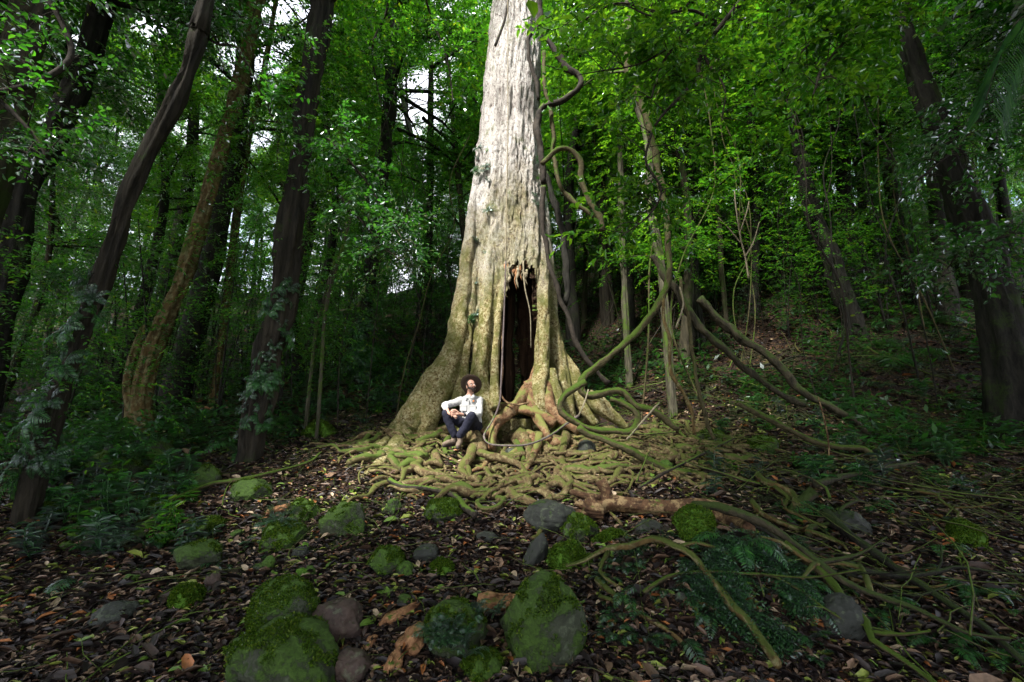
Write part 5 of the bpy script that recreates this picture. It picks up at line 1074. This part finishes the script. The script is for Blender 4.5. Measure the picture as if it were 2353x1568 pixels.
# ------------------------------------------------------------------ the seated man
def person():
    YM = 8.02
    def J(u, v, dy=0.0): return at((1040 + u / 7.125) * .9412, (890 + v / 7.125) * .9412, YM + dy)
    seat = J(780, 1130, .1); root = empty('person', (seat[0], seat[1], J(700, 1420)[2]), 'seated man in wide brimmed hat, pale shirt and navy trousers looking up, hands clasped', 'person')
    O = np.array(root.location)
    SKIN = m_plain('skin', (.46, .26, .19), .55, .1, 60, .002, .35); SHIRT = m_plain('shirt_cloth', (.43, .43, .42), .85, .06, 80, .003, .2); TRO = m_plain('navy_cloth', (.016, .017, .03), .85, .25, 60, .004, .2)
    HAT = m_plain('hat_felt', (.055, .038, .028), .9, .2, 50, .002, .15); BOOT = m_plain('boot_suede', (.15, .115, .085), .8, .25, 40, .003, .2); BOOTD = m_plain('boot_dark', (.04, .03, .028), .8, .2, 40, .003, .2)
    HAIR = m_plain('hair', (.022, .013, .009), .7, .4, 150, .004, .3); BLK = m_plain('watch_black', (.012, .012, .014), .3, .1, 30, .0, .5); EYE = m_plain('eye_white', (.6, .58, .55), .2, .05, 30, .0, .5); BTN = m_plain('button', (.3, .3, .3), .4); ORG = m_plain('orange_badge', (.7, .22, .03), .5)
    LIP = m_plain('lip', (.36, .14, .11), .5, .1)
    def ball(g, c, r, seg=14):
        c = np.asarray(c, float); r = np.asarray(r, float) * np.ones(3); a = np.linspace(0, 2 * np.pi, seg, endpoint=False); b = np.linspace(-np.pi / 2, np.pi / 2, seg // 2 + 2)[1:-1]
        V = np.stack([np.cos(b)[:, None] * np.cos(a), np.cos(b)[:, None] * np.sin(a), np.sin(b)[:, None] * np.ones(seg)], -1).reshape(-1, 3)
        V = np.concatenate([V, [[0, 0, -1], [0, 0, 1]]]); m = len(b); i = np.arange(m - 1)[:, None] * seg; j = np.arange(seg)[None]; jn = (j + 1) % seg
        Q = np.stack([i + j, i + jn, i + seg + jn, i + seg + j], -1).reshape(-1, 4); j = np.arange(seg); jn = (j + 1) % seg
        T = np.concatenate([np.stack([jn, j, np.full(seg, m * seg)], -1), np.stack([(m - 1) * seg + j, (m - 1) * seg + jn, np.full(seg, m * seg + 1)], -1)])
        return V * r, Q, T, c
    def addball(g, c, r, M=None, seg=14):
        V, Q, T, c = ball(g, c, r, seg)
        if M is not None: V = V @ M.T
        g.add(V + c, Q, T)
    def limb(g, pts, rad, step=.02):
        S = spline(np.column_stack([pts, rad]), step)
        tube(g, S[:, :3], S[:, 3], 14); addball(g, S[0, :3], S[0, 3] * .99); addball(g, S[-1, :3], S[-1, 3] * .99)
    def remesh(g, name, m_, vox, par, sm=3, wr=0.0, wf=18, org=O):
        me = mesh(name, np.concatenate(g.V), np.concatenate(g.Q), np.concatenate(g.T)); tmp = bpy.data.objects.new('tmp', me); COL.objects.link(tmp)
        md = tmp.modifiers.new('r', 'REMESH'); md.mode = 'VOXEL'; md.voxel_size = vox
        ms = tmp.modifiers.new('s', 'SMOOTH'); ms.iterations = sm; ms.factor = .5
        bpy.context.view_layer.update(); ev = tmp.evaluated_get(bpy.context.evaluated_depsgraph_get()); m2 = bpy.data.meshes.new_from_object(ev)
        bpy.data.objects.remove(tmp); n = len(m2.vertices); c = np.zeros(n * 3, np.float32); m2.vertices.foreach_get('co', c); c = c.reshape(-1, 3)
        if wr:
            nn = np.zeros(n * 3, np.float32); m2.vertices.foreach_get('normal', nn); nn = nn.reshape(-1, 3)
            d = np.array([mn.noise(Vector((float(p[0]) * wf, float(p[1]) * wf, float(p[2]) * wf * .8 + 3))) + .5 * (1 - 2 * abs(mn.noise(Vector((float(p[0] + p[2]) * wf * 1.5, float(p[1]) * wf, float(p[2] - p[0]) * wf * .7))))) for p in c], np.float32)
            c = c + nn * (d * wr)[:, None]
        c = (c - org).astype(np.float32); m2.vertices.foreach_set('co', c.ravel()); m2.materials.clear(); m2.materials.append(m_); m2.polygons.foreach_set('use_smooth', np.ones(len(m2.polygons), bool)); m2.update(); m2.name = name
        return part(name, par, m2)
    # joints
    pel = J(785, 1065, .12); bel = J(765, 900, .1); che = J(745, 720, .1); nkb = J(765, 560, .08)
    shR, shL = J(610, 625, .09), J(925, 625, .09); elR, elL = J(325, 715, -.1), J(925, 860, -.03); wrR, wrL = J(395, 845, -.22), J(655, 880, -.22)
    hiR, hiL = J(715, 1075, .08), J(860, 1080, .08); knR, knL = J(345, 860, -.17), J(795, 895, -.36); anR, anL = J(490, 1250, -.1), J(595, 1260, -.25)
    # head frame: looks up and to the viewer's right
    hc = J(785, 378, .02); Mh = np.array((Matrix.Rotation(R(30), 3, 'Z') @ Matrix.Rotation(R(-12), 3, 'X') @ Matrix.Rotation(R(-5), 3, 'Y')))
    def hp(x, y, z): return hc + Mh @ np.array([x, y, z])
    g = G()
    addball(g, hp(0, .012, .03), (.074, .092, .088), Mh, 24); addball(g, hp(0, -.03, -.045), (.055, .055, .062), Mh, 20); addball(g, hp(0, -.055, -.088), (.027, .025, .022), Mh)
    addball(g, hp(0, -.068, .022), (.05, .02, .014), Mh)                                         # brow
    limb(g, [hp(0, -.082, .012), hp(0, -.1, -.012), hp(0, -.104, -.026)], [.009, .012, .014], .01)   # nose
    for s in (-1, 1):
        addball(g, hp(.013 * s, -.092, -.028), (.009, .01, .008), Mh); addball(g, hp(.04 * s, -.06, -.02), (.024, .024, .022), Mh); addball(g, hp(.079 * s, .012, -.012), (.009, .02, .033), Mh)
        addball(g, hp(.052 * s, -.01, -.06), (.02, .035, .025), Mh)
    addball(g, hp(0, -.082, -.052), (.024, .014, .012), Mh)
    limb(g, [hp(0, .03, -.04), (hp(0, .03, -.04) + nkb) / 2, nkb + [0, .01, -.03]], [.06, .056, .065]); limb(g, [nkb, che, bel, pel], [.08, .12, .11, .12])
    limb(g, [shR + [.04, 0, 0], shL - [.04, 0, 0]], [.045, .045])
    limb(g, [shR, elR], [.045, .036]); limb(g, [elR, (elR * .4 + wrR * .6), wrR], [.038, .034, .025]); limb(g, [shL, elL], [.045, .036]); limb(g, [elL, elL * .5 + wrL * .5, wrL], [.038, .034, .026])
    limb(g, [hiR, knR], [.075, .05]); limb(g, [knR, knR * .6 + anR * .4, anR], [.05, .05, .034]); limb(g, [hiL, knL], [.075, .05]); limb(g, [knL, knL * .6 + anL * .4, anL], [.05, .05, .034])
    # hands: clasped in front of the knee gap
    pR, pL = J(440, 865, -.25), J(545, 858, -.27)
    limb(g, [wrR, pR - [.008, 0, 0], pR + [.012, 0, .01]], [.024, .027, .024], .01); limb(g, [wrL, pL + [.02, 0, 0], pL], [.025, .029, .027], .01)
    for k in range(4):   # left hand fingers fold over the right hand, unequal
        b = J(530 - 3 * k, 812 + 27 * k, -.285); m1 = J(480 - 6 * k, 800 + 27 * k, -.315 + .003 * k); m2_ = J(440 + 4 * k, 815 + 27 * k, -.312); e = J(422 + 8 * k, 838 + 25 * k, -.292)
        limb(g, [b, m1, m2_, e], [.0105, .0098, .0088, .0075], .008)
    for k in range(4):   # right hand fingers come out below, pointing down right
        b = J(452 + 14 * k, 880 + 5 * k, -.27); m1 = J(478 + 14 * k, 902 + 3 * k, -.3); e = J(505 + 13 * k, (935, 948, 940, 915)[k], -.285)
        limb(g, [b, m1, e], [.0105, .0095, .0078], .008)
    limb(g, [J(565, 835, -.29), J(520, 798, -.305), J(478, 788, -.3)], [.013, .0115, .009], .008); limb(g, [J(425, 840, -.27), J(440, 806, -.295), J(462, 785, -.3)], [.013, .0115, .009], .008)
    remesh(g, 'body', SKIN, .0042, root, 3)
    # eyes, lips, hair, beard
    for s in (-1, 1):
        g = G(); addball(g, hp(.029 * s, -.0775, .0), (.0125,) * 3, None, 14); e = g.out('eye', EYE, root, O); g = G(); addball(g, hp(.029 * s + .002, -.0875, .002), (.0055, .004, .0055), Mh, 10); g.out('pupil', BLK, e)
        e.children[0].data.transform(Matrix.Translation(tuple(-O)))
        g = G(); limb(g, [hp(.014 * s, -.089, .021), hp(.03 * s, -.088, .027), hp(.047 * s, -.074, .02)], [.0035, .0045, .003], .006); g.out('eyebrow', HAIR, root, O)
    g = G(); limb(g, [hp(-.021, -.088, -.054), hp(0, -.097, -.052), hp(.021, -.088, -.054)], [.003, .0055, .003], .006); g.out('lips', LIP, root, O)
    g = G()
    for k in range(26):
        a = (k / 25 - .5) * 2; ang = a * 1.6; x = .062 * math.sin(ang); y = -.055 * math.cos(ang) - .008 - .03 * max(0, math.cos(ang)); 
        addball(g, hp(x, y + .012, -.075 + .05 * abs(a) ** 1.5), (.017, .018, .024), Mh, 10)
    addball(g, hp(0, -.062, -.1), (.033, .03, .025), Mh); limb(g, [hp(-.034, -.08, -.058), hp(-.018, -.094, -.04), hp(0, -.1, -.038), hp(.018, -.094, -.04), hp(.034, -.08, -.058)], [.008, .0075, .006, .0075, .008], .006)
    remesh(g, 'beard', HAIR, .004, root, 2, .0016, 120)
    g = G(); addball(g, hp(0, .03, .04), (.079, .084, .09), Mh, 20); addball(g, hp(0, .06, -.02), (.07, .055, .06), Mh)
    for s in (-1, 1): addball(g, hp(.072 * s, -.012, .012), (.011, .02, .03), Mh)
    remesh(g, 'hair', HAIR, .006, root, 2, .002, 90)
    # hat: disc tipped back on the head
    ax = unit(np.array([.06, .80, .58])); X = unit(np.cross(ax, [0, 0, 1.])) ; Yv = np.cross(ax, X); hb = J(783, 350, .075)
    g = G(); a = np.linspace(0, 2 * np.pi, 64, endpoint=False); prof = [(.078, -.002), (.105, .0), (.14, -.003), (.175, -.002), (.19, .004), (.192, .008), (.188, .011), (.17, .006), (.14, .004), (.108, .006), (.094, .012), (.09, .03), (.087, .07), (.08, .1), (.06, .115), (.03, .108), (.002, .1)]
    V = np.array([[hb + X * math.cos(t) * r * (1.0) + Yv * math.sin(t) * r * 1.04 + ax * (h + (.012 * abs(math.cos(t)) ** 2 * (r / .19) ** 2 if r > .1 else 0)) for t in a] for r, h in prof]); m = len(prof); V = V.reshape(-1, 3); i = np.arange(m - 1)[:, None] * 64; j = np.arange(64)[None]; jn = (j + 1) % 64
    g.add(V, np.stack([i + j, i + jn, i + 64 + jn, i + 64 + j], -1).reshape(-1, 4)); hat = g.out('hat', HAT, root, O)
    g = G(); V = np.array([[hb + X * math.cos(t) * r + Yv * math.sin(t) * r * 1.04 + ax * h for t in a] for r, h in [(.0935, .012), (.0925, .022), (.0905, .034)]]).reshape(-1, 3); i = np.arange(2)[:, None] * 64
    g.add(V, np.stack([i + j, i + jn, i + 64 + jn, i + 64 + j], -1).reshape(-1, 4)); b_ = g.out('hat_band', BOOTD, hat, O)
    # shirt
    g = G(); limb(g, [nkb + [0, .0, -.035], che, bel, J(790, 1020, .12), J(800, 1080, .13)], [.088, .142, .135, .135, .12]); limb(g, [shR + [.03, 0, .0], nkb + [0, .01, -.03], shL - [.03, 0, 0]], [.058, .07, .058])
    for s in (-1, 1): limb(g, [che + [.075 * s, -.02, .04], bel + [.06 * s, -.02, 0]], [.075, .075])
    limb(g, [shR + [.01, 0, 0], shR * .5 + elR * .5 - [0, 0, .006], elR], [.068, .062, .056]); limb(g, [elR, elR * .62 + wrR * .38], [.056, .05])
    limb(g, [shL, shL * .5 + elL * .5, elL], [.07, .064, .06]); limb(g, [elL, elL * .5 + wrL * .5, elL * .24 + wrL * .76], [.06, .05, .043])
    limb(g, [J(905, 930, .1), J(930, 1010, .13), J(930, 1080, .14)], [.05, .045, .035])
    shirt = remesh(g, 'shirt', SHIRT, .008, root, 3, .009, 16)
    def patch(u, v, wu, hv, name, m_, par, th=.006, dy=-.06, tilt=0):
        c0 = J(u, v, dy); 
        bm = bmesh.new(); bmesh.ops.create_cube(bm, size=1); bmesh.ops.scale(bm, vec=(wu * 1.04e-3, th, hv * 1.04e-3), verts=bm.verts); bmesh.ops.bevel(bm, geom=bm.edges[:], offset=.0025, segments=2, affect='EDGES')
        bmesh.ops.rotate(bm, verts=bm.verts, matrix=Matrix.Rotation(R(tilt), 3, 'Y')); bmesh.ops.translate(bm, vec=tuple(c0 - O), verts=bm.verts); me = bpy.data.meshes.new(name); bm.to_mesh(me); bm.free(); me.materials.append(m_); return part(name, par, me)
    patch(650, 755, 110, 105, 'pocket', SHIRT, shirt, .03, -.045); patch(650, 715, 120, 26, 'pocket_flap', SHIRT, shirt, .034, -.047); patch(810, 765, 110, 105, 'pocket', SHIRT, shirt, .03, -.045); patch(812, 722, 120, 26, 'pocket_flap', SHIRT, shirt, .034, -.047)
    patch(735, 770, 26, 290, 'placket', SHIRT, shirt, .03, -.052)
    for v in (650, 710, 770, 830): patch(735, v, 9, 9, 'button', BTN, shirt, .034, -.053)
    patch(828, 636, 24, 24, 'orange_badge', ORG, shirt, .01, -.052)
    for s, pts_ in ((-1, [(700, 520, .04), (690, 560, -.02), (655, 590, -.035), (740, 600, -.05)]), (1, [(835, 500, .04), (840, 540, -.02), (860, 585, -.03), (762, 600, -.05)])):
        P = np.array([J(*p) for p in pts_]); nn = np.array([0, -.012, 0]); g = G(); V = np.concatenate([P, P + nn]); g.add(V, [[0, 1, 2, 3], [4, 7, 6, 5], [0, 4, 5, 1], [1, 5, 6, 2], [2, 6, 7, 3], [3, 7, 4, 0]]); g.out('collar', SHIRT, shirt, O, smooth=False)
    # trousers
    g = G(); limb(g, [J(700, 1080, .12), J(880, 1085, .12)], [.105, .11]); limb(g, [hiR, hiR * .5 + knR * .5, knR], [.1, .086, .072]); limb(g, [knR, knR * .55 + anR * .45, anR + [.0, 0, .03]], [.072, .068, .07])
    limb(g, [hiL, hiL * .5 + knL * .5, knL], [.1, .088, .074]); limb(g, [knL, knL * .55 + anL * .45, anL + [0, 0, .03]], [.074, .07, .066])
    remesh(g, 'trousers', TRO, .008, root, 2, .009, 13)
    # boots
    for an, heel, toe, m_ in ((anR, J(492, 1350, -.08), J(318, 1385, -.2), BOOTD), (anL, J(592, 1365, -.23), J(555, 1415, -.4), BOOT)):
        g = G(); limb(g, [an + [0, 0, .03], an * .5 + heel * .5, heel + [0, 0, .01]], [.05, .048, .045]); limb(g, [heel, heel * .5 + toe * .5 + [0, 0, .012], toe], [.042, .046, .036])
        b = remesh(g, 'boot', m_ if False else BOOT, .007, root, 3, .002, 30); g = G(); d = unit(toe - heel); off = np.array([0, 0, -.036]); limb(g, [heel + off, heel * .5 + toe * .5 + off * .9, toe + d * .01 + off * .8], [.03, .034, .028]); o = remesh(g, 'sole', BOOTD, .007, b, 1)
    # watch
    d = unit(wrL - elL); c0 = elL * .06 + wrL * .94; g = G(); P = np.array([c0 - d * .011, c0 + d * .011]); tube(g, P, .033, 20); wt = g.out('watch', BLK, root, O); g = G(); addball(g, c0 + unit(np.cross(d, [0, 0, 1.]) * -1) * 0 + [0, -.032, .008], (.019, .006, .019), None, 16); g.out('dial', BLK, wt, O)
    # a root to sit on
    g = G(); tube(g, spline([J(560, 1230, .5), J(700, 1235, .25), J(830, 1235, .08), J(900, 1300, .0), J(960, 1420, -.1), J(960, 1560, -.2)], .05), .115, 14, rough=.3); g.out('root', BARK_ROOT, giant, np.array(giant.location))
person()

# ------------------------------------------------------------------ say which one: name each plant by what it stands beside
MARKS = [('the leaning stringy barked trunk', 110, 1010), ('the dark leaning trunk at far left', 20, 720), ('the ochre leaning trunk', 345, 900), ('the fern clad ribbed trunk', 595, 950), ('the ribbed trunk middle', 660, 620), ('the dark leafy trunk in the gap', 850, 720), ('the thin straight trunk by the giant', 985, 680),
 ('the left buttress', 930, 930), ('the long fallen stick', 520, 1125), ('the dark oval boulder', 245, 1082), ('the long low mossy rock', 352, 1160), ('the slabby grey green boulder', 447, 1285), ('the low mossy stone', 468, 1212), ('the round bright moss rock', 420, 1385),
 ('the hook shaped liana', 1360, 500), ('the mottled pale thin trunk', 1510, 560), ('the leaning mossy stems', 1750, 840), ('the bare pale sapling', 1712, 620), ('the trunk with peeling patches', 1940, 700), ('the dim right hand trunk', 2090, 650), ('the big black trunk', 2320, 880), ('the red bowed twig', 1893, 1030),
 ('the grey fallen branch', 2000, 1120), ('the pale grey stone', 1962, 1210), ('the forked dead branch', 1880, 1350), ('the tilted mossy slab', 1930, 1440), ('the arching branch', 1560, 1310), ('the dim mossy rock', 2230, 1240), ('the thin leaning right trunk', 1780, 640), ('the mossy stub', 1820, 1200), ('the right picture edge', 2330, 1100), ('the left picture edge', 20, 950), ('the upper thicket', 300, 600)]
WORDS = {'vine': 'thin vine', 'branch': 'limb', 'fern': 'fern', 'sapling': 'sapling', 'plant': 'seedling', 'palm': 'young palm', 'epiphyte': 'epiphyte', 'tree': 'tree'}
ORD = ['first', 'second', 'third', 'fourth', 'fifth', 'sixth', 'seventh', 'eighth', 'ninth', 'tenth', 'eleventh', 'twelfth']
from collections import defaultdict
bucket = defaultdict(list)
bpy.context.view_layer.update()
for o in COL.objects:
    if o.parent is None and o.name.split('.')[0] in ('fern', 'clinging_fern', 'sapling', 'seedling', 'understorey_palm', 'epiphyte', 'forest_tree') or (o.parent is None and (o.get('label') == 'thin vine' or str(o.get('label')).endswith(' limb'))):
        px, py, dp = proj(np.array(o.location)); px, py, dp = float(px[0]), float(py[0]), float(dp[0])
        nm = o.name.split('.')[0]
        if nm == 'epiphyte': mk = ('the giant trunk',); rel = 'on the left flank of' if px < 1150 else 'on the right flank of'
        elif nm == 'clinging_fern': mk = min(MARKS[:7], key=lambda t: math.hypot(px - t[1], py - t[2])); rel = 'clinging high on' if py < 820 else 'clinging low on'
        else:
            mk = min(MARKS, key=lambda t: math.hypot(px - t[1], py - t[2])); dx, dy = px - mk[1], py - mk[2]
            rel = ('left of' if dx < 0 else 'right of') if abs(dx) > abs(dy) else ('behind' if dy < 0 else 'in front of')
        look = ''
        if nm == 'fallen_branch': look = o['label'].rsplit(' ', 1)[0] + ' '
        if nm == 'hanging_vine': look = ('mossy ' if 'moss' in o.data.materials[0].name else 'dark ' if 'dark' in o.data.materials[0].name else 'pale ')
        if nm == 'fern': look = 'large ' if o.scale[0] > 1.0 else ('middling ' if o.scale[0] > .6 else 'small ')
        if nm in ('sapling',): look = 'tall ' if o.scale[0] > 1.1 else 'low '
        if nm == 'forest_tree': look = ' '.join(o['label'].split()[1:2]) + ' '; rel = ('far ' if dp > 26 else 'just ') + rel if rel != 'in front of' else 'near'
        bucket[(look + WORDS.get(o['category'], nm), rel, mk[0])].append((px, o))
for (wd_, rel, mk), L_ in bucket.items():
    L_.sort(key=lambda t: t[0])
    for i, (_, o) in enumerate(L_):
        if len(L_) == 1: o['label'] = f'the only {wd_} {rel} {mk}'
        elif i < 12: o['label'] = f'{wd_} {rel} {mk}, {ORD[i]} from left'.replace('first from left', 'leftmost')
        else: o['label'] = f'{wd_} {rel} {mk}, towards the right'
